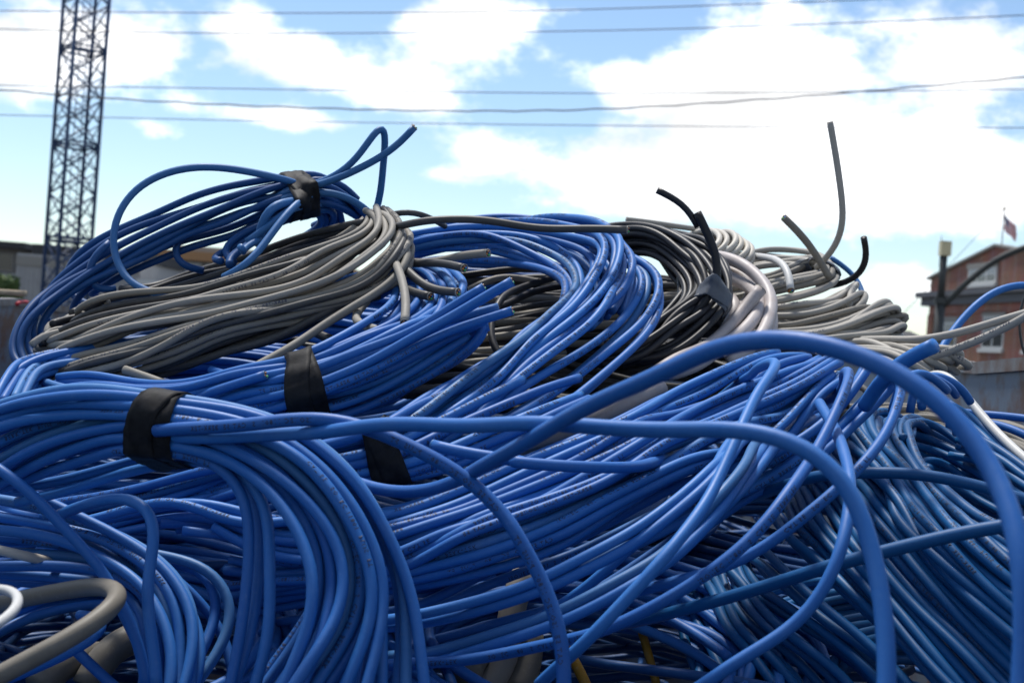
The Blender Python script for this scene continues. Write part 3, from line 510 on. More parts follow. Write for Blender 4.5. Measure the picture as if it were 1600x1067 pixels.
single(G_, "< z 678,452,1.16 720,490 765,540,1.17 805,600,1.18 850,680,1.18", .0030, GR, mass=4)
single(G_, "< i 277,412,1.13 285,380 262,318,1.14 200,252,1.17 90,222,1.22 -20,215,1.27", .0031, 'white', mass=4)
single(G_, "i 683,115,1.17 700,150 708,215,1.18 690,290,1.19 635,352,1.20 540,380,1.21 420,400,1.22", .0027, BK, mass=4)
single(G_, "i 500,225,1.30 600,290,1.30 660,365,1.29 690,430,1.28 690,500,1.27", .0024, 'steelblue')
THINGS['G']['tapes'].append(('i 470,272,1.215', .016, 'bluegreytape', .020))

# --- buried coils under the visible ones, which carry the heap
for k, (x, y, z, rx, ry, m) in enumerate([(-.20, .78, -.165, .17, .14, B), (.05, .80, -.16, .17, .14, B), (.27, .82, -.17, .15, .14, TE), (-.26, 1.02, -.085, .16, .14, B), (-.02, 1.03, -.085, .17, .13, NV), (.22, 1.06, -.105, .16, .13, NV), (.38, 1.22, -.06, .13, .13, GR), (-.14, 1.22, -.012, .19, .08, BK), (.13, 1.25, -.005, .18, .09, DG), (-.05, 1.30, .02, .2, .06, BK), (-.22, 1.1, -.03, .15, .08, B), (.10, 1.36, .025, .2, .05, BK), (.115, 1.24, .062, .11, .05, BK), (.0, 1.30, .072, .13, .04, NV), (-.11, 1.2, .03, .09, .04, B)]):
    key = coil('U%d' % k, 'cable_coil', ['blue coil buried lowest at left under the taped blue coils', 'blue coil buried under the middle of the fanned blue coil', 'teal coil buried beneath the strands at lower right', 'blue coil buried under the grey coil at left',
               'navy coil buried below the blue centre ring', 'navy coil buried behind the fanned blue coil', 'grey coil buried under the pale grey coil at right', 'black coil buried behind the grey coil', 'dark grey coil buried behind the blue centre ring', 'black coil buried furthest back behind the grey coil ties', 'blue coil buried under the tied end of the grey coil', 'black coil buried furthest back behind the black coil', 'black coil lying in the hollow of the taped black coil', 'navy coil behind the hollow of the blue centre ring', 'small blue coil buried between grey coil tie and blue centre ring'][k], 'cable coil', 'coils buried in the heap')
    a = np.linspace(0, 2 * math.pi, 70)
    for q in range(26):
        s = .5 + .5 * (q % 7) / 6 + rng.uniform(-.03, .03); h = (q // 7) * .0062; tl = .30
        ph = rng.uniform(0, 6.28); ec = 1 + .08 * np.sin(a * 2 + ph)
        P = np.stack([x + rx * s * np.cos(a) * ec, y + ry * s * np.sin(a) * ec, EYE + z - .028 + h + tl * ry * s * np.sin(a) + .002 * np.sin(a * 3 + ph)], 1)
        add(key, resample(P, step=STEP * 1.4), .0031, m, mass=.6, text=0, wob=.001)

# --- loose cables lying across the heap, each a thing of its own
def loose(key, label, t, r, mat, **k):
    coil(key, 'loose_cable', label, 'cable'); single(key, t, r, mat, **k)
loose('M1', 'blue cable arching close to the camera across the right half of the heap',
      "l 700,380,.74 800,440,.72 900,492,.71 1050,518,.70 1200,520 1400,485,.67 1599,405 n 160,552,.62 400,412,.58 640,272 850,152,.53 1100,30 o 0,252,.49 200,180 450,108,.46 700,80 950,88,.44 1150,128 1350,215,.43 p 850,25,.425 1050,165 1200,305,.415 1320,455 1420,645,.405 1500,850,.395 1550,1010 s 1575,300,.385 1590,600 1585,850 1570,1100,.375 1550,1400,.37", RM, B, mass=8, sides=16)
loose('M2', 'blue cable running level from front tape, then bending down at right',
      "j 980,385,.672 1110,395,.665 l 0,190,.655 300,166 600,140,.635 900,108 1200,88,.60 1500,84 n 400,240,.565 700,264 900,284,.545 1200,300 1500,312,.52 o 300,622,.51 550,652 720,700,.495 890,772 1040,882,.485 1170,1040 s 600,150,.475 660,330 692,550,.465 700,750 680,1100,.455 640,1400,.45", RM, B, mass=8, sides=16, text=.0)
loose('M3', 'blue cable curving from front tape down through the middle of the picture',
      "j 980,335,.668 1090,330,.66 1350,308,.65 l 0,115,.645 300,82 600,76,.63 850,112 1100,192,.62 1300,282 1450,365 n 100,560,.615 190,650 300,785,.61 420,925 q 330,20,.605 440,180 560,380,.60 650,600 702,800,.59 718,1100,.585 715,1350,.58", RM, B, mass=8, sides=16, text=1)
loose('M4', 'short blue cable with slanted cut tip lying behind the crossing of two loose cables', "< f 560,785,.73 800,840,.72 1100,882 1350,920,.715 n 300,482,.71 600,522 900,538,.715 1150,528,.74 1280,495,.77 1400,440,.81 1500,390,.85 1599,340,.89", RM, B, mass=4)
loose('M5', 'dark teal cable crossing the lower right strands from left to right edge', "r 200,800,.74 400,760,.72 600,702,.70 900,620 1250,515,.655 1500,435 s 300,352,.63 580,282 800,228,.615 1100,158 1400,100,.60 1599,72 1720,60,.59", RM, TE, mass=5, text=.6)
loose('M6', 'teal cable arching level over the top of the lower right coil', "p -200,830,.84 0,745,.80 230,682,.765 350,652,.75 600,638,.735 900,640,.73 1100,668 1400,742,.72 1599,795 1750,850,.71", RM, TE, mass=4)
loose('TA', 'thick tan cable looping in the bottom left corner', "k -160,1070,.575 0,985,.58 150,910 400,790,.59 600,675 700,585,.61 722,520,.63 680,470,.65 590,460,.665 400,485,.68 170,525,.69 0,560,.70 -160,600,.71", .0042, 'tan', mass=8, sides=16)
loose('WH', 'white cable loop at the left edge above the thick tan cable', "k -140,500,.56 -40,478,.55 50,470,.54 118,495,.53 140,545,.52 105,625,.51 0,705,.50 -140,780,.49", .0019, 'white', mass=6, sides=14)
loose('CR', 'cream cable lying flat at the left edge among blue strands', "k -120,235,.735 0,255,.735 200,275,.74 350,298,.75 480,330,.77", .0026, 'beige')
loose('WR', 'white cable dropping over the right side wall of the skip', "i 1040,900,1.0 1060,868,.99 1110,856,.98 1180,900,.97 p 1150,55,.955 1250,160,.94 1340,290,.92 1450,410,.90 1599,535,.87 1750,660,.85", .0030, 'white', mass=5)
loose('GU', 'upper of two grey cables reaching out past the right edge', "i 560,700,1.09 820,692,1.05 1000,690,1.02 1200,660,1.0 1400,605,.98 1599,548,.96 1750,500,.95", .0028, 'palegrey', mass=5)
loose('GL', 'lower of two grey cables reaching out past the right edge', "i 900,790,1.06 1080,790,1.02 1200,752,1.0 1350,692,.98 1500,612,.97 1599,556,.955 1700,490,.95", .0028, 'palegrey', mass=5, text=1)
loose('BA', 'blue cable arching in front of the brick building at right edge', "i 1080,860,1.12 1140,735,1.14 1200,650,1.15 1300,530,1.16 1420,432 1530,390,1.17 1650,385,1.17 1800,430,1.17", .0031, B, mass=5)
loose('DW', 'thin dark wire hanging in front of the brick building at right edge', "i 1680,330,1.2 1600,430,1.2 1562,560,1.2 1568,690,1.2 1605,810,1.2 1680,930,1.2", .0012, DG, mass=5)
loose('YE', 'yellow cable showing deep between the blue strands at bottom centre', "q 700,820,.80 800,950,.79 880,1080,.78 940,1200", .0030, 'yellow')
loose('YF', 'yellow cable end deep in the dark gap at bottom right of centre', "q 1230,760,.86 1270,920,.85 1310,1080,.84", .0026, 'yellow')
for k, t in enumerate(("k 900,760,.80 720,815,.79 600,930,.775 540,1100,.77", "k 640,880,.79 420,930,.77 360,1010,.77 240,1100,.76")):
    loose('PI%d' % k, ['torn dark grey conduit end under the thick tan cable', 'grey conduit bent below the torn conduit at bottom left'][k], ('< ' if k == 0 else '') + t, .0085, 'tan', sides=16)
for k, t in enumerate(("q 470,430,.86 400,640,.84 380,820 300,1000,.82 100,1150,.80", "q 230,560,.88 260,700,.86 230,900,.83 60,1080,.80", "q 480,760,.84 460,900,.83 400,1100,.81")):
    loose('PW%d' % k, ['grey conduit in the dark gap at bottom centre', 'tan conduit left of the grey one in the bottom gap', 'stub of tan conduit at bottom centre behind loose cable'][k], t, .0080, 'tan' if k else 'grey', sides=16)
# ------------------------------------------------------------------ let the cables push each other apart until none run through another
def relax(iters=26):
    lens = [len(s['C']) for s in STRANDS]; st = np.concatenate([[0], np.cumsum(lens)])
    X = np.vstack([s['C'] for s in STRANDS]); X0 = X.copy()
    rad = np.concatenate([np.full(len(s['C']), s['r']) for s in STRANDS]); sid = np.concatenate([np.full(n, i) for i, n in enumerate(lens)])
    idx = np.concatenate([np.arange(n) for n in lens]); inv = 1 / np.concatenate([np.full(len(s['C']), s['mass']) for s in STRANDS])
    cell = .0088
    for it in range(iters):
        q = np.floor(X / cell).astype(np.int64); q -= q.min(0); dims = q.max(0) + 3
        key = ((q[:, 0] + 1) * dims[1] + q[:, 1] + 1) * dims[2] + q[:, 2] + 1
        order = np.argsort(key, kind='stable'); ks = key[order]; D = np.zeros_like(X); cnt = np.zeros(len(X))
        for dx in (-1, 0, 1):
            for dy in (-1, 0, 1):
                for dz in (-1, 0, 1):
                    off = (dx * dims[1] + dy) * dims[2] + dz
                    if off < 0: continue
                    lo = np.searchsorted(ks, key + off, 'left'); hi = np.searchsorted(ks, key + off, 'right'); num = hi - lo
                    if num.sum() == 0: continue
                    I_ = np.repeat(np.arange(len(X)), num)
                    J_ = order[np.arange(num.sum()) - np.repeat(np.cumsum(num) - num, num) + np.repeat(lo, num)]
                    ok = (sid[I_] != sid[J_]) | (np.abs(idx[I_] - idx[J_]) > 6)
                    if off == 0: ok &= I_ < J_
                    I_, J_ = I_[ok], J_[ok]; v = X[I_] - X[J_]; d = np.linalg.norm(v, axis=1); mn = (rad[I_] + rad[J_]) * .985
                    ok = d < mn; I_, J_, v, d, mn = I_[ok], J_[ok], v[ok], d[ok], mn[ok]
                    if len(I_) == 0: continue
                    bad = d < 1e-5; v[bad] = rng.normal(0, 1, (bad.sum(), 3)); d2 = np.linalg.norm(v, axis=1); n_ = v / d2[:, None]
                    w = inv[I_] + inv[J_]; p = (mn - d)[:, None] * n_
                    for a in range(3):
                        D[:, a] += np.bincount(I_, p[:, a] * inv[I_] / w, len(X)) - np.bincount(J_, p[:, a] * inv[J_] / w, len(X))
                    cnt += np.bincount(I_, minlength=len(X)) + np.bincount(J_, minlength=len(X))
        D /= np.maximum(1, cnt * .55)[:, None]; mg = np.linalg.norm(D, axis=1); D *= np.minimum(1, .003 / np.maximum(mg, 1e-9))[:, None]
        D += (X0 - X) * .06
        for i in range(len(lens)):
            sl = slice(st[i], st[i + 1]); X[sl] += smooth1(D[sl], 36) * 1.7
            if it % 3 == 2 and it < 22: X[sl] = smooth1(X[sl], 2)
    for i, s in enumerate(STRANDS): s['C'] = X[st[i]:st[i + 1]]
    return np.abs(X - X0).max()
relax()

# ------------------------------------------------------------------ printed lettering, laid on the jackets as thin ink meshes
TEXTS = ['BERK-TEK  PLUS  ISO/IEC 11801 & CAT 5E', 'ISO/IEC 11801  S  CAT 5E  BERK-TEK', 'CAT 5E  ISO/IEC 11801  PLUS  FT']
GLY = []
for t in TEXTS:
    cu = bpy.data.curves.new('lettering', 'FONT'); cu.body = t; cu.size = .0032; cu.offset = .00005; cu.resolution_u = 1; cu.space_character = 1.25
    ob = bpy.data.objects.new('lettering', cu); col.objects.link(ob)
    me = ob.evaluated_get(bpy.context.evaluated_depsgraph_get()).to_mesh()
    V = np.array([v.co[:2] for v in me.vertices]); T_ = [tuple(p.vertices) for p in me.polygons]
    GLY.append((V - [V[:, 0].min(), V[:, 1].mean()], T_)); bpy.data.objects.remove(ob); bpy.data.curves.remove(cu)
CAMP = np.array([0, 0, EYE])
def lettering(s, parent):
    C = resample(s['C'], step=.003); T, U, W = frames(C); L = (len(C) - 1) * np.linalg.norm(C[1] - C[0]); step = L / (len(C) - 1)
    Vs, Fs, n0 = [], [], 0; x0 = rng.uniform(.0, .09); flip = rng.random() < .6; ang = rng.uniform(-.75, .75)
    while x0 < L - .02:
        V, T_ = GLY[rng.integers(len(GLY))]
        if x0 + V[:, 0].max() > L: break
        x = x0 + (V[:, 0].max() - V[:, 0] if flip else V[:, 0]); y = -V[:, 1] if flip else V[:, 1]
        f = np.clip(x / step, 0, len(C) - 1.001); i = f.astype(int); w = (f - i)[:, None]
        c = C[i] * (1 - w) + C[i + 1] * w; u = U[i]; ww = W[i]; to = CAMP - c
        mid = int(np.clip((x0 + V[:, 0].max() / 2) / step, 0, len(C) - 1)); toc = CAMP - C[mid]; toc = toc / np.linalg.norm(toc); toc = toc + np.array([0, 0, .35])
        base = math.atan2(np.dot(toc, W[mid]), np.dot(toc, U[mid])) + ang
        a = base + y / s['r']
        p = c + (s['r'] * 1.012 + .00006) * (np.cos(a)[:, None] * u + np.sin(a)[:, None] * ww)
        obj_mesh('printed_lettering', p, T_, 'ink', parent, False); x0 += V[:, 0].max() + rng.uniform(.012, .10)

def cut_end(C, r, parent, blue):
    """cable sawn through: hollow jacket mouth with the twisted pairs inside"""
    t = C[0] - C[2]; t /= np.linalg.norm(t); T, U, W = frames(np.array([C[0], C[0] + t * .001, C[0] + t * .002])); u, w = U[0], W[0]
    a = np.linspace(0, 2 * math.pi, 14, endpoint=False); cs = np.cos(a)[:, None] * u + np.sin(a)[:, None] * w; e = C[0]
    rings = [e + cs * r * 1.0, e + t * .0007 + cs * r * 1.02, e + t * .0008 + cs * r * .80, e + t * .00015 + cs * r * .78]
    V = np.vstack(rings + [[e + t * .00012]]); F_ = []
    for k in range(3): F_ += [(k * 14 + j, k * 14 + (j + 1) % 14, (k + 1) * 14 + (j + 1) % 14, (k + 1) * 14 + j) for j in range(14)]
    rim = obj_mesh('cut_rim', V, F_, 'steelblue' if blue else 'grey', parent)
    obj_mesh('cut_core', np.vstack([e + t * .0003 + cs * r * .79]), [tuple(range(14))], 'core', parent, False)
    for k, m in enumerate(('wire_orange', 'wire_green', 'wire_blue', 'wire_brown')):
        c = e + r * .42 * (math.cos(k * 1.57 + .4) * u + math.sin(k * 1.57 + .4) * w)
        Vt, Ft = tube(np.array([c, c + t * .0006, c + t * (.0009 + .0006 * (k % 2))]), r * .26, 6); obj_mesh('conductor', Vt, Ft, m, parent)

def hull2(P):
    P = P[np.lexsort((P[:, 1], P[:, 0]))]
    def half(Q):
        h = []
        for p in Q:
            while len(h) > 1 and (h[-1][0] - h[-2][0]) * (p[1] - h[-2][1]) - (h[-1][1] - h[-2][1]) * (p[0] - h[-2][0]) <= 0: h.pop()
            h.append(p)
        return h[:-1]
    return np.array(half(list(P)) + half(list(P[::-1])))
def tape_band(own, spec, root):
    where, width, mat, reach = spec; c0 = trace(where + ' P 0,0,1')[0][0]
    near = []
    for s in own:
        d = np.linalg.norm(s['C'] - c0, axis=1); i = int(np.argmin(d))
        if d[i] < reach and 3 < i < len(s['C']) - 4: near.append((s, i, d[i]))
    if len(near) < 3: print('TAPE FAIL', where, len(near)); return
    T = []
    for s, i, d in near: v = s['C'][i + 2] - s['C'][i - 2]; v /= np.linalg.norm(v); T.append(v if not T or np.dot(v, T[0]) > 0 else -v)
    t = np.mean(T, 0); t /= np.linalg.norm(t); u = np.cross(t, [0, 0, 1.]); u /= np.linalg.norm(u); w = np.cross(u, t)
    def layer(a0, a1, skew, extra, seed, nm):
        r_ = np.random.default_rng(seed); K = 7; A = 44; rings = []; ph = r_.uniform(0, 6.28, 3)
        for k in range(K):
            f = k / (K - 1); sd = a0 + (a1 - a0) * f; pts = []
            for s, i, d in near:
                C = s['C']; lo, hi = max(0, i - 12), min(len(C), i + 13); q = (C[lo:hi] - c0) @ t
                j = lo + int(np.argmin(np.abs(q - sd))); dl = sd - (C[j] - c0) @ t
                p = C[j] + t * dl - c0; b = np.linspace(0, 2 * math.pi, 12, endpoint=False)
                if np.linalg.norm(p) < reach * 1.35: pts.append(np.stack([p @ u + s['r'] * np.cos(b), p @ w + s['r'] * np.sin(b)], 1))
            H = hull2(np.vstack(pts)); cen = H.mean(0); ring = []
            for a in np.linspace(0, 2 * math.pi, A, endpoint=False):
                dv = np.array([math.cos(a), math.sin(a)]); best = 0
                for p, q in zip(H, np.roll(H, -1, 0)):
                    e = q - p; den = dv[0] * e[1] - dv[1] * e[0]
                    if abs(den) < 1e-12: continue
                    tt = ((p - cen)[0] * e[1] - (p - cen)[1] * e[0]) / den; ss = ((p - cen)[0] * dv[1] - (p - cen)[1] * dv[0]) / den
                    if tt > 0 and -1e-6 <= ss <= 1 + 1e-6: best = max(best, tt)
                rr = best + .0005 + extra + .00025 * math.sin(a * 9 + ph[0] + f * 2) + .0002 * math.sin(a * 17 + ph[1] - 3 * f)
                edge = .0010 * math.sin(a * 2 + ph[2]) * (1 if k in (0, K - 1) else .3)
                ring.append(c0 + t * (sd + edge + skew * math.cos(a + 1.0)) + u * (cen[0] + dv[0] * rr) + w * (cen[1] + dv[1] * rr))
            rings.append(ring)
        R_ = np.array(rings); inner = c0 + (R_ - c0) * .995
        V = np.vstack([R_.reshape(-1, 3), R_[::-1].reshape(-1, 3) - 0]); F_ = [(k * A + j, k * A + (j + 1) % A, (k + 1) * A + (j + 1) % A, (k + 1) * A + j) for k in range(K - 1) for j in range(A)]
        V = R_.reshape(-1, 3)
        o = obj_mesh(nm, V, F_, mat, root); sm = o.modifiers.new('thickness', 'SOLIDIFY'); sm.thickness = .0004; sm.offset = -1
    layer(-width / 2, width / 2, .0008, 0, 1, 'tape_band'); layer(-width / 2 - .003, width * .22, -.0035, .0005, 2, 'tape_band')

# ------------------------------------------------------------------ one Blender object per coil, one part per length of cable
for s in STRANDS: THINGS[s['owner']]['strands'].append(s)
for key, th in THINGS.items():
    own = th['strands']; allp = np.vstack([s['C'] for s in own]); base = np.array([allp[:, 0].mean(), allp[:, 1].mean(), allp[:, 2].min()])
    if th['name'] == 'loose_cable':
        s = own[0]; V, Fq = tube(s['C'], s['r'], s['sides']); root = link(th['name'], fast_mesh('loose_cable', V - base, Fq), s['mat']); root.location = base
        cab = [(s, root)]
    else:
        root = empty(th['name'], base); cab = []
        for s in own:
            C = s['C']
            n = len(C); w = rng.normal(0, .018, max(4, n // 6)); rp = s['r'] * (1 + np.interp(np.linspace(0, 1, n), np.linspace(0, 1, len(w)), w))
            V, Fq = tube(C, s['r'], s['sides'], rp); cab.append((s, obj_mesh('cable', V, Fq, s['mat'], root)))
    tag(root, th['label'], th['cat'], th['group'])
    for s, o in cab:
        if s['text'] and rng.random() < s['text']: lettering(s, o)
        if s['cut'][0]: cut_end(s['C'], s['r'], o, s['mat'] in (B, TE))
        if s['cut'][1]: cut_end(s['C'][::-1], s['r'], o, s['mat'] in (B, TE))
    for spec in th['tapes']: tape_band(own, spec, root)
print('strands', len(STRANDS))
# ------------------------------------------------------------------ the setting
plain('asphalt', (.055, .055, .055), .9, 0, 3, (.075, .073, .07), .4, .01)
plain('skip_paint', (.10, .13, .175), .55, 0, 16, (.085, .035, .02), .5, .002, (.5, .64))
plain('skip_edge', (.16, .17, .18), .55, 0, 30, (.10, .05, .03), .4, .001)
plain('tower_blue', (.012, .045, .14), .5, 0, 3, (.02, .05, .11))
plain('concrete_dark', (.12, .115, .11), .85, 0, 1.2, (.15, .145, .14)); plain('concrete_pale', (.33, .33, .33), .85, 0, 1.0, (.28, .28, .285))
plain('roof_dark', (.03, .03, .032), .8); plain('glass', (.03, .035, .04), .12); plain('glass_pale', (.18, .2, .22), .2)
plain('fascia_orange', (.30, .16, .07), .7); plain('stucco', (.40, .33, .29), .85, 0, 1, (.36, .30, .27)); plain('white_paint', (.5, .5, .48), .6)
plain('cornice', (.075, .078, .09), .7); plain('trim_pale', (.22, .21, .19), .7); plain('post_dark', (.03, .034, .033), .6); plain('lamp_cream', (.55, .47, .28), .5)
plain('wire', (.03, .03, .034), .6); plain('bush', (.05, .09, .03), .8, 0, 4, (.09, .14, .04)); plain('wood', (.34, .28, .2), .8, 0, 30, (.26, .2, .14)); plain('red_plastic', (.4, .02, .03), .5)
def brick_mat():
    m, nt, b, N, L = nodes_of('brick'); tc = N('ShaderNodeTexCoord'); br = N('ShaderNodeTexBrick')
    br.inputs['Color1'].default_value = (.235, .076, .043, 1); br.inputs['Color2'].default_value = (.185, .057, .034, 1); br.inputs['Mortar'].default_value = (.24, .19, .16, 1)
    br.inputs['Scale'].default_value = 1; br.inputs['Brick Width'].default_value = .22; br.inputs['Row Height'].default_value = .075; br.inputs['Mortar Size'].default_value = .008
    mp = N('ShaderNodeMapping'); mp.inputs['Rotation'].default_value = (math.radians(90), 0, 0); L(tc.outputs['Object'], mp.inputs[0]); L(mp.outputs[0], br.inputs['Vector'])
    n = N('ShaderNodeTexNoise'); n.inputs['Scale'].default_value = .9; n.inputs['Detail'].default_value = 6; L(tc.outputs['Object'], n.inputs['Vector'])
    mx = N('ShaderNodeMix'); mx.data_type = 'RGBA'; mx.blend_type = 'MULTIPLY'; mx.inputs[0].default_value = .6; L(br.outputs[0], mx.inputs[6]); L(n.outputs['Color'], mx.inputs[7]); 
    hs = N('ShaderNodeHueSaturation'); hs.inputs['Value'].default_value = 1.5; L(mx.outputs[2], hs.inputs['Color']); hs.inputs['Saturation'].default_value = 1.0
    L(hs.outputs[0], b.inputs['Base Color']); b.inputs['Roughness'].default_value = .85
brick_mat()
def flag_mat():
    m, nt, b, N, L = nodes_of('flag_cloth'); tc = N('ShaderNodeTexCoord'); sp = N('ShaderNodeSeparateXYZ'); L(tc.outputs['UV'], sp.inputs[0])
    def M(op, a, b_):
        n = N('ShaderNodeMath'); n.operation = op
        for i, v in enumerate((a, b_)):
            if isinstance(v, (int, float)): n.inputs[i].default_value = v
            else: L(v, n.inputs[i])
        return n.outputs[0]
    odd = M('MODULO', M('FLOOR', M('MULTIPLY', sp.outputs[1], 12.999), 0), 2)
    mx = N('ShaderNodeMix'); mx.data_type = 'RGBA'; L(odd, mx.inputs[0]); mx.inputs[6].default_value = (.45, .02, .04, 1); mx.inputs[7].default_value = (.75, .75, .75, 1)
    can = M('MULTIPLY', M('LESS_THAN', sp.outputs[0], .4), M('GREATER_THAN', sp.outputs[1], .4615))
    vo = N('ShaderNodeTexVoronoi'); vo.inputs['Scale'].default_value = 14; vo.inputs['Randomness'].default_value = .0; L(tc.outputs['UV'], vo.inputs['Vector'])
    star = M('LESS_THAN', vo.outputs['Distance'], .28); cm = N('ShaderNodeMix'); cm.data_type = 'RGBA'; L(star, cm.inputs[0]); cm.inputs[6].default_value = (.015, .025, .13, 1); cm.inputs[7].default_value = (.75, .75, .75, 1)
    m2 = N('ShaderNodeMix'); m2.data_type = 'RGBA'; L(can, m2.inputs[0]); L(mx.outputs[2], m2.inputs[6]); L(cm.outputs[2], m2.inputs[7]); L(m2.outputs[2], b.inputs['Base Color']); b.inputs['Roughness'].default_value = .8
flag_mat()

def struct(o): o['kind'] = 'structure'; return o
g = obj_mesh('ground', [(-1500, -300, 0), (1500, -300, 0), (1500, 2500, 0), (-1500, 2500, 0)], [(0, 1, 2, 3)], 'asphalt', None, False); struct(g)

# --- the steel skip that holds the heap
sk = empty('steel_skip', (-.2, 1.4, 0)); tag(sk, 'rusty blue grey painted steel skip holding the heap of cable', 'skip')
XL, XR, Y0, Y1 = -.92, .505, -.03, 3.1; RIM = EYE + .004
def wall(name, p, q, th, z0, z1):
    p, q = np.array(p, float), np.array(q, float); d = (q - p) / np.linalg.norm(q - p); nrm = np.array([-d[1], d[0]]) * th
    n = 14; top = []; V = []
    for i in range(n + 1):
        a = p + (q - p) * i / n; wob = .004 * math.sin(i * 1.7) + .003 * math.sin(i * 3.1 + 1); dent = .006 * math.sin(i * 1.1 + 2)
        for off in (0, 1): V += [(*(a + nrm * off + nrm / th * dent), z0), (*(a + nrm * off + nrm / th * dent), z1 + wob)]
    F_ = []
    for i in range(n):
        a, b = i * 4, i * 4 + 4; F_ += [(a, b, b + 1, a + 1), (a + 2, a + 3, b + 3, b + 2), (a + 1, b + 1, b + 3, a + 3), (a, a + 2, b + 2, b)]
    F_ += [(0, 1, 3, 2), (n * 4, n * 4 + 2, n * 4 + 3, n * 4 + 1)]
    w = obj_mesh(name, V, F_, 'skip_paint', sk, False)
    Vr = []; Fr = []
    for i in range(n + 1):
        a = p + (q - p) * i / n; wob = .004 * math.sin(i * 1.7) + .003 * math.sin(i * 3.1 + 1); dent = .006 * math.sin(i * 1.1 + 2)
        for o_, z in ((-.35, -.010), (-.35, .003), (1.8, .003), (1.8, -.010)): Vr.append((*(a + nrm * o_ + nrm / th * dent), z1 + wob + z))
    for i in range(n):
        for k in range(4): Fr.append((i * 4 + k, i * 4 + (k + 1) % 4, i * 4 + 4 + (k + 1) % 4, i * 4 + 4 + k))
    obj_mesh('rim', Vr, Fr, 'skip_edge', w, False)
wall('side_wall', (XL, Y0), (XL, Y1), .012, .12, RIM); wall('side_wall', (XR, Y1), (XR, Y0), .012, .12, RIM + .012); wall('end_wall', (XL - .01, Y1 + .012), (XR + .01, Y1 + .012), .012, .12, RIM); wall('tailgate', (XR, Y0 - .012), (XL, Y0 - .012), .012, .12, EYE - .04)
box('floor_plate', ((XL + XR) / 2, (Y0 + Y1) / 2, .10), ((XR - XL) / 2 + .03, (Y1 - Y0) / 2 + .03, .02), 'skip_paint', sk)
for x in (XL + .2, XR - .2): box('skid', (x, (Y0 + Y1) / 2, .04), (.05, (Y1 - Y0) / 2, .039), 'skip_paint', sk)
# scraps on the left rim
def scrap(name, label, cat, a, b, r, mat):
    V, Fq = tube(catmull([a, (np.array(a) + b) / 2 + [0, 0, r * .6], b], .02), r, 6); o = obj_mesh(name, V, Fq, mat); tag(o, label, cat)
p0 = unproj(0, 466, 2.45); scrap('wood_stick', 'pale wooden stick lying across the left rim of the skip', 'stick', p0 + [-.15, .0, -.0], unproj(40, 459, 2.42), .006, 'wood')
scrap('plastic_scrap', 'small red plastic scrap on the left rim of the skip', 'scrap', unproj(26, 475, 2.4), unproj(42, 472, 2.44), .0035, 'red_plastic')

# --- fill of tangled cable in the body of the skip, below the coils one can tell apart
Vs, Fs, n0 = [], [], 0
for k in range(480):
    x, y = rng.uniform(XL + .25, XR - .22), rng.uniform(.3, 2.6); lim = EYE - .215 + min(.13, max(0, (y - .75) * .33)); z = rng.uniform(lim - .25, lim - .03)
    a = np.linspace(0, 6.283, 26); r1, r2 = rng.uniform(.1, .2), rng.uniform(.09, .16); ph = rng.uniform(0, 6.28)
    P = np.stack([np.clip(x + r1 * np.cos(a), XL + .03, XR - .03), y + r2 * np.sin(a), z + .03 * np.sin(a + ph) + .006 * np.sin(3 * a)], 1)
    V, Fq = tube(P, .0032, 6); Vs.append(V); Fs.append(Fq + n0); n0 += len(V)
o = obj_mesh('cable_tangle', np.vstack(Vs), np.vstack(Fs), 'navy'); tag(o, 'dark tangle of cable filling the skip below the coils', 'cable', kind='stuff')

# --- lattice tower
def beam(name, a, b, r, mat, parent, sides=4):
    a, b = np.array(a, float), np.array(b, float); V, Fq = tube(np.array([a, (a + b) / 2, b]), r, sides); return obj_mesh(name, V, Fq, mat, parent, False)
tb = unproj(100, 478, 61.0); tw = empty('lattice_tower', (tb[0], tb[1], 0)); tag(tw, 'blue steel lattice tower rising out of the picture at left', 'tower')
th_, S_ = math.radians(40.5), 1.43; TOP = 18.0
cor = [np.array([tb[0], tb[1]]) + S_ / 2 * np.array([sx * math.cos(th_) - sy * math.sin(th_), sx * math.sin(th_) + sy * math.cos(th_)]) for sx, sy in ((-1, -1), (1, -1), (1, 1), (-1, 1))]
box('footing', (tb[0], tb[1], .2), (1.3, 1.3, .2), 'concrete_pale', tw)
for c in cor: beam('leg', (*c, .35), (*c, TOP), .085, 'tower_blue', tw)
z = .4; k = 0; PAN = 1.02
while z + PAN <= TOP:
    for e in range(4):
        a, b = cor[e], cor[(e + 1) % 4]
        if k % 4 == 0:
            beam('crossbar', (*a, z), (*b, z), .05, 'tower_blue', tw); beam('crossbar', (*a, z + .18), (*b, z + .18), .04, 'tower_blue', tw)
        p, q = (a, b) if (k + e) % 2 else (b, a)
        beam('brace', (*p, z), (*q, z + PAN), .045, 'tower_blue', tw)
        beam('brace', (*q, z), (*p, z + PAN), .03, 'tower_blue', tw)
        if e % 2 == 0: beam('crossbar', (*p, z + PAN * .5), ((p + q) / 2)[0:1].tolist() + ((p + q) / 2)[1:2].tolist() + [z + PAN * .5], .02, 'tower_blue', tw)
    z += PAN; k += 1
for sx in (-.16, .16): beam('ladder_rail', (tb[0] + sx, tb[1] + .1, .4), (tb[0] + sx, tb[1] + .1, TOP), .022, 'tower_blue', tw)
for q in range(50): beam('ladder_rung', (tb[0] - .16, tb[1] + .1, .6 + q * .34), (tb[0] + .16, tb[1] + .1, .6 + q * .34), .014, 'tower_blue', tw)

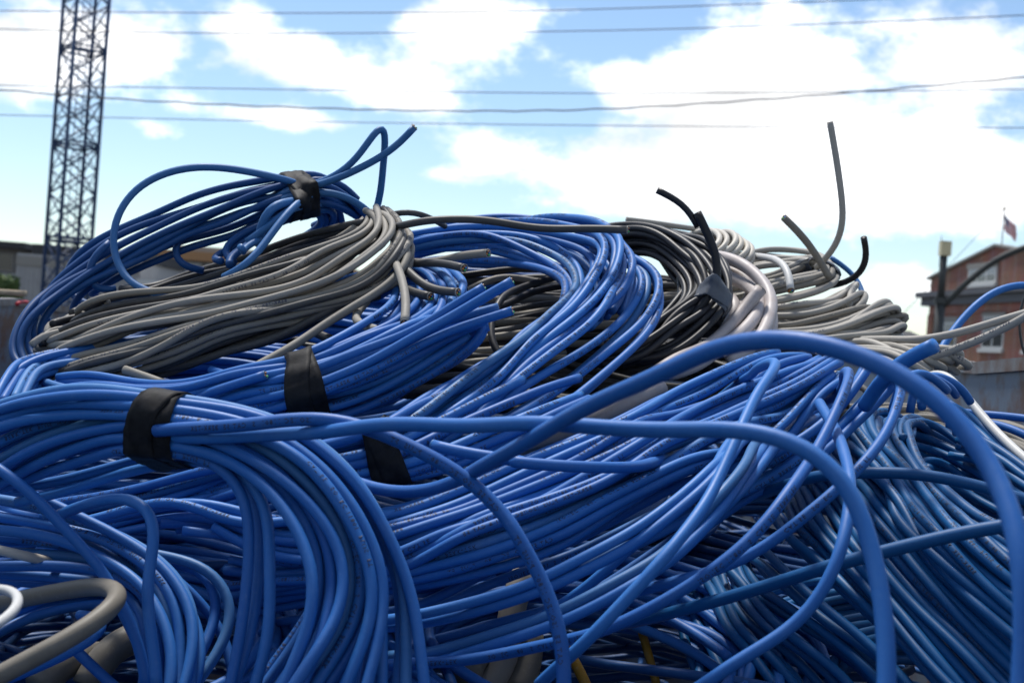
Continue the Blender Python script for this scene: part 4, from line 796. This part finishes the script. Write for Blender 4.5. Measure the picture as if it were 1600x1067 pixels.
# --- overhead lines
def line(label, pts, d, r, tw_=0):
    P = np.array([unproj(x, y, d) for x, y in pts]); A = P[0] - (P[1] - P[0]) / np.linalg.norm(P[1] - P[0]) * 12; Bq = P[-1] + (P[-1] - P[-2]) / np.linalg.norm(P[-1] - P[-2]) * 12
    C = catmull(np.vstack([A, P, Bq]), .35); 
    if tw_: C = C + np.stack([0 * C[:, 0], 0 * C[:, 0], tw_ * np.sin(C[:, 0] * 5.5)], 1)
    V, Fq = tube(C, r, 6); o = obj_mesh('overhead_line', V, Fq, 'wire'); tag(o, label, 'power line', 'overhead lines across the sky')
line('topmost overhead line crossing the sky', [(-40, 17), (400, 21), (800, 18), (1200, 6), (1650, -14)], 34, .013)
line('second overhead line from the top of the sky', [(-40, 45), (300, 52), (600, 52), (1000, 47), (1410, 33), (1650, 22)], 34, .013)
line('third overhead line, nearly straight across the middle of the sky', [(-40, 133), (300, 138), (900, 146), (1300, 144), (1650, 139)], 32, .012)
line('thick twisted overhead cable sagging below the third line', [(-40, 138), (250, 159), (600, 172), (900, 172), (1200, 155), (1650, 117)], 31, .018, .012)
line('lowest overhead line crossing the sky', [(-40, 179), (400, 189), (900, 196), (1460, 200), (1650, 200)], 32, .011)
line('faint stay wire slanting up to the right behind the cream lamp box', [(1478, 420), (1540, 355), (1650, 245)], 39, .008)

# --- buildings at left
def facade(px0, px1, pyt, d, depth):
    a, b = unproj(px0, 480, d), unproj(px1, 480, d); zt = unproj((px0 + px1) / 2, pyt, d)[2]; return a[0], b[0], zt, a[1], a[1] + depth
def block(name, label, px0, px1, pyt, d, depth, mat):
    x0, x1, zt, y0, y1 = facade(px0, px1, pyt, d, depth); r = empty(name, ((x0 + x1) / 2, (y0 + y1) / 2, 0)); tag(r, label, 'building')
    box('wall', ((x0 + x1) / 2, (y0 + y1) / 2, zt / 2), ((x1 - x0) / 2, (y1 - y0) / 2, zt / 2), mat, r); return r, x0, x1, zt, y0
r, x0, x1, zt, y0 = block('concrete_building', 'dark concrete building with overhanging flat roof at far left', -220, 24, 380, 100, 14, 'concrete_dark')
box('roof', ((x0 + x1) / 2 + .1, y0 + 6.4, zt + .22), ((x1 - x0) / 2 + .6, 7.4, .22), 'roof_dark', r)
for k in range(4):
    w = box('window', (x1 - 1.3 - k * 2.6, y0 - .02, zt - 1.0), (.95, .05, .62), 'trim_pale', r); box('pane', (x1 - 1.3 - k * 2.6, y0 - .05, zt - 1.0), (.85, .05, .52), 'glass', w)
box('ledge', ((x0 + x1) / 2, y0 - .12, zt - 2.1), ((x1 - x0) / 2, .14, .35), 'concrete_pale', r); box('garage_door', (x1 - 2.2, y0 - .03, 1.5), (1.6, .05, 1.4), 'roof_dark', r)
r, x0, x1, zt, y0 = block('shed_building', 'pale grey ribbed metal shed with dark roof behind the tower', 21, 215, 402, 92, 12, 'concrete_pale')
box('roof', ((x0 + x1) / 2 + .5, y0 + 6, zt + .35), ((x1 - x0) / 2 - .3, 5.6, .34), 'roof_dark', r)
for k in range(26): box('rib', (x0 + .15 + k * (x1 - x0 - .3) / 25, y0 - .03, zt / 2 - .4), (.05, .04, zt / 2 - .45), 'concrete_pale', r)
box('band', ((x0 + x1) / 2, y0 - .07, zt - .45), ((x1 - x0) / 2, .08, .3), 'trim_pale', r)
r, x0, x1, zt, y0 = block('office_building', 'low office block with orange brown fascia seen through the dark blue coil', 210, 520, 412, 110, 16, 'concrete_dark')
box('fascia', ((x0 + x1) / 2, y0 + 7.6, zt + .35), ((x1 - x0) / 2 + .4, 8.2, .35), 'fascia_orange', r); box('roof', ((x0 + x1) / 2 + 1, y0 + 8, zt + .95), ((x1 - x0) / 2 - 1.2, 6, .28), 'trim_pale', r)
for k in range(9):
    w = box('window', (x0 + 1 + k * 1.65, y0 - .03, zt - .85), (.7, .06, .75), 'trim_pale', r); box('pane', (x0 + 1 + k * 1.65, y0 - .06, zt - .85), (.62, .06, .67), 'glass_pale', w)
r, x0, x1, zt, y0 = block('stucco_annex', 'pinkish stucco annex with white roof edge in front of the office block', 205, 300, 447, 88, 8, 'stucco')
box('roof', ((x0 + x1) / 2 + .9, y0 + 3.9, zt + .15), ((x1 - x0) / 2 + .6, 4.4, .16), 'white_paint', r); box('doorway', (x0 + 2.4, y0 - .02, 1.2), (.6, .04, 1.15), 'glass', r); box('window', (x0 + 1.0, y0 - .02, zt - 1.2), (.5, .05, .5), 'glass_pale', r)
r, x0, x1, zt, y0 = block('far_house', 'far low dark roofed house left of the brick building', 1380, 1462, 535, 120, 10, 'concrete_dark')
prism('roof', [(x0 - .4, y0 - .4, zt), (x1 + .4, y0 - .4, zt), (x1 - .6, y0 + 5, zt + 1.1), (x0 + .6, y0 + 5, zt + 1.1)], (0, 5.5, 0), 'roof_dark', r); box('window', ((x0 + x1) / 2 - .8, y0 - .03, zt - .7), (.4, .05, .4), 'trim_pale', r)
# bush at far left
Vb, Fb = [], []
for k in range(1500):
    dv = rng.normal(0, 1, 3); dv /= np.linalg.norm(dv); c = unproj(-6, 452, 80) + dv * np.array([1.5, 1.2, 1.0]) * rng.uniform(.55, 1.05) * (1 + .2 * math.sin(dv[0] * 5 + dv[2] * 4)); u, w = rng.normal(0, .09, 3), rng.normal(0, .09, 3)
    n = len(Vb); Vb += [c - u, c + w, c + u, c - w]; Fb.append((n, n + 1, n + 2, n + 3))
bc = unproj(-6, 452, 80); bu = empty('bush', (bc[0], bc[1], 0)); tag(bu, 'green leafy bush in front of the dark concrete building at left edge', 'bush')
obj_mesh('crown', Vb, Fb, 'bush', bu, False); beam('trunk', (bc[0], bc[1], 0), (bc[0], bc[1], bc[2]), .09, 'wood', bu, 6)

# --- brick building at right: everything is placed on the plane of its front wall
wa, wb = unproj(1447, 580, 66.0), unproj(1640, 594, 54.0); wd = np.array([wb[0] - wa[0], wb[1] - wa[1], 0]); wd /= np.linalg.norm(wd); wn = np.array([wd[1], -wd[0], 0])
if wn[1] > 0: wn = -wn
def onwall(px, py):
    rr = ray(px, py); t = np.dot(wa - CAMP, wn) / np.dot(rr, wn); p = CAMP + rr * t; return np.dot(p - wa, wd), p[2]
def wp(s, z, out=0): return wa * [1, 1, 0] + wd * s + wn * out + np.array([0, 0, z])
bb = empty('brick_building', (wa[0], wa[1], 0)); tag(bb, 'red brick building with dark cornice, gable and white windows at right', 'building')
bb.rotation_euler = (0, 0, 0)
sc, zc = onwall(1447, 462); sa, za = onwall(1556, 385); sf, zf = onwall(1453, 437); LEN = sa * 2 - sf
SE = max(LEN, 14)
def slab(name, s0, s1, z0, z1, o0, o1, mat, parent=bb): return prism(name, [wp(s0, z0, o1), wp(s1, z0, o1), wp(s1, z1, o1), wp(s0, z1, o1)], wn * (o0 - o1), mat, parent)
slab('wall', 0, SE, 0, zc, -12, 0, 'brick')
gab = prism('gable', [wp(sf, zc, -.05), wp(SE - sf, zc, -.05), wp(SE - sf, zf, -.05), wp(sa, za, -.05), wp(sf, zf, -.05)], -wn * 11.9, 'brick', bb)
slab('cornice', -.75, SE + .75, zc - .5, zc - .12, -.3, .2, 'cornice'); slab('cornice', -.95, SE + .95, zc - .118, zc + .12, -.3, .42, 'cornice')
slab('frieze', -.02, SE, zc - .9, zc - .505, -.1, .06, 'brick')
for (sA, zA), (sB, zB) in (((sf - .25, zf), (sa, za)), ((sa, za), (SE - sf + .25, zf))):
    prism('coping', [wp(sA, zA + .004, .08), wp(sB, zB + .004, .08), wp(sB, zB + .11, .08), wp(sA, zA + .11, .08)], -wn * .5, 'trim_pale', bb)
s0 = 0
prism('pilaster', [wp(-.05, 0, .1), wp(.55, 0, .1), wp(.55, zc - .91, .1), wp(-.05, zc - .91, .1)], -wn * .5, 'brick', bb)
def window(px0, px1, py0, py1, cols):
    a, zt = onwall(px0, py0); b, _ = onwall(px1, py0); _, zb = onwall((px0 + px1) / 2, py1); h = zt - zb
    w = slab('window', a, b, zb, zt, -.05, .03, 'white_paint'); n = cols
    for k in range(n):
        p0, p1 = a + .12 + k * (b - a - .12) / n, a + (k + 1) * (b - a - .12) / n
        for zz0, zz1 in ((zb + .10, zb + h * .48), (zb + h * .52, zt - .10)): slab('pane', p0, p1, zz0, zz1, -.02, .036 if zz0 < zb + .2 else .035, 'glass' if zz0 < zb + .2 else 'glass_pale', w)
    slab('sill', a - .12, b + .12, zb - .16, zb - .003, -.03, .14, 'white_paint', w); slab('lintel', a - .1, b + .1, zt + .003, zt + .22, -.03, .06, 'trim_pale', w)
window(1476, 1496, 503, 543, 1); window(1537, 1571, 494, 545, 2); window(1606, 1645, 484, 548, 2); window(1514, 1558, 421, 443, 3)
# flag on the roof
sfl, zt = onwall(1566, 333); fp = wp(sfl, 0, -.08); zr = za; ft = empty('flag_pole', (fp[0], fp[1], zr - .4)); tag(ft, 'thin flagpole on top of the brick building gable', 'flagpole')
beam('pole', (fp[0], fp[1], zr - .4), (fp[0], fp[1], zt + .15), .025, 'trim_pale', ft, 8); box('finial', (fp[0], fp[1], zt + .2), (.05, .05, .05), 'lamp_cream', ft)
V = []; F_ = []; UV = []; nx, ny = 12, 10
for i in range(nx + 1):
    for j in range(ny + 1):
        u, v = i / nx, j / ny; dr = u * .55; V.append((fp[0] + .03 + u * .52 + .03 * math.sin(v * 5), fp[1] + .08 * math.sin(u * 9 + v * 2) * u, zt - .62 + v * .62 - dr - .05 * math.sin(u * 6))); UV.append((u, v))
for i in range(nx):
    for j in range(ny): a = i * (ny + 1) + j; F_.append((a, a + ny + 1, a + ny + 2, a + 1))
fl = obj_mesh('flag', V, F_, 'flag_cloth'); uvl = fl.data.uv_layers.new(name='UVMap')
for lp in fl.data.loops: uvl.data[lp.index].uv = UV[lp.vertex_index]
fl.modifiers.new('thickness', 'SOLIDIFY').thickness = .006; tag(fl, 'small striped flag with dark blue corner hanging on the roof flagpole', 'flag')

# --- post with lamp box and sloping stay
pb = unproj(1469, 480, 42); pt = unproj(1476, 402, 42); post = empty('lamp_post', (pb[0], pb[1], 0)); tag(post, 'dark post topped with cream lamp box before the brick building', 'post')
beam('pole', (pb[0], pb[1], 0), (pb[0], pb[1], pt[2] - 1.2), .15, 'post_dark', post, 10); beam('pole_top', (pb[0], pb[1], pt[2] - 1.25), (pb[0], pb[1], pt[2] + .05), .11, 'post_dark', post, 10)
lb = box('lamp_box', (pb[0] + .02, pb[1], pt[2] + .24), (.15, .14, .2), 'lamp_cream', post); box('lamp_lid', (pb[0] + .02, pb[1], pt[2] + .45), (.15, .14, .02), 'lamp_cream', post); beam('antenna', (pb[0] - .11, pb[1], pt[2] - .3), (pb[0] - .11, pb[1], pt[2] + .62), .012, 'post_dark', post, 6)
box('bracket', (pb[0] - .05, pb[1] - .1, unproj(1470, 470, 42)[2]), (.16, .06, .09), 'post_dark', post)
a = unproj(1474, 478, 42); C = catmull([a, unproj(1515, 438, 41.6), unproj(1560, 405, 41.2), unproj(1610, 384, 40.8), unproj(1700, 360, 40)], .2); V, Fq = tube(C, .095, 8)
tag(obj_mesh('stay_pipe', V, Fq, 'post_dark'), 'dark pipe sloping up from the post to the right edge', 'pipe')
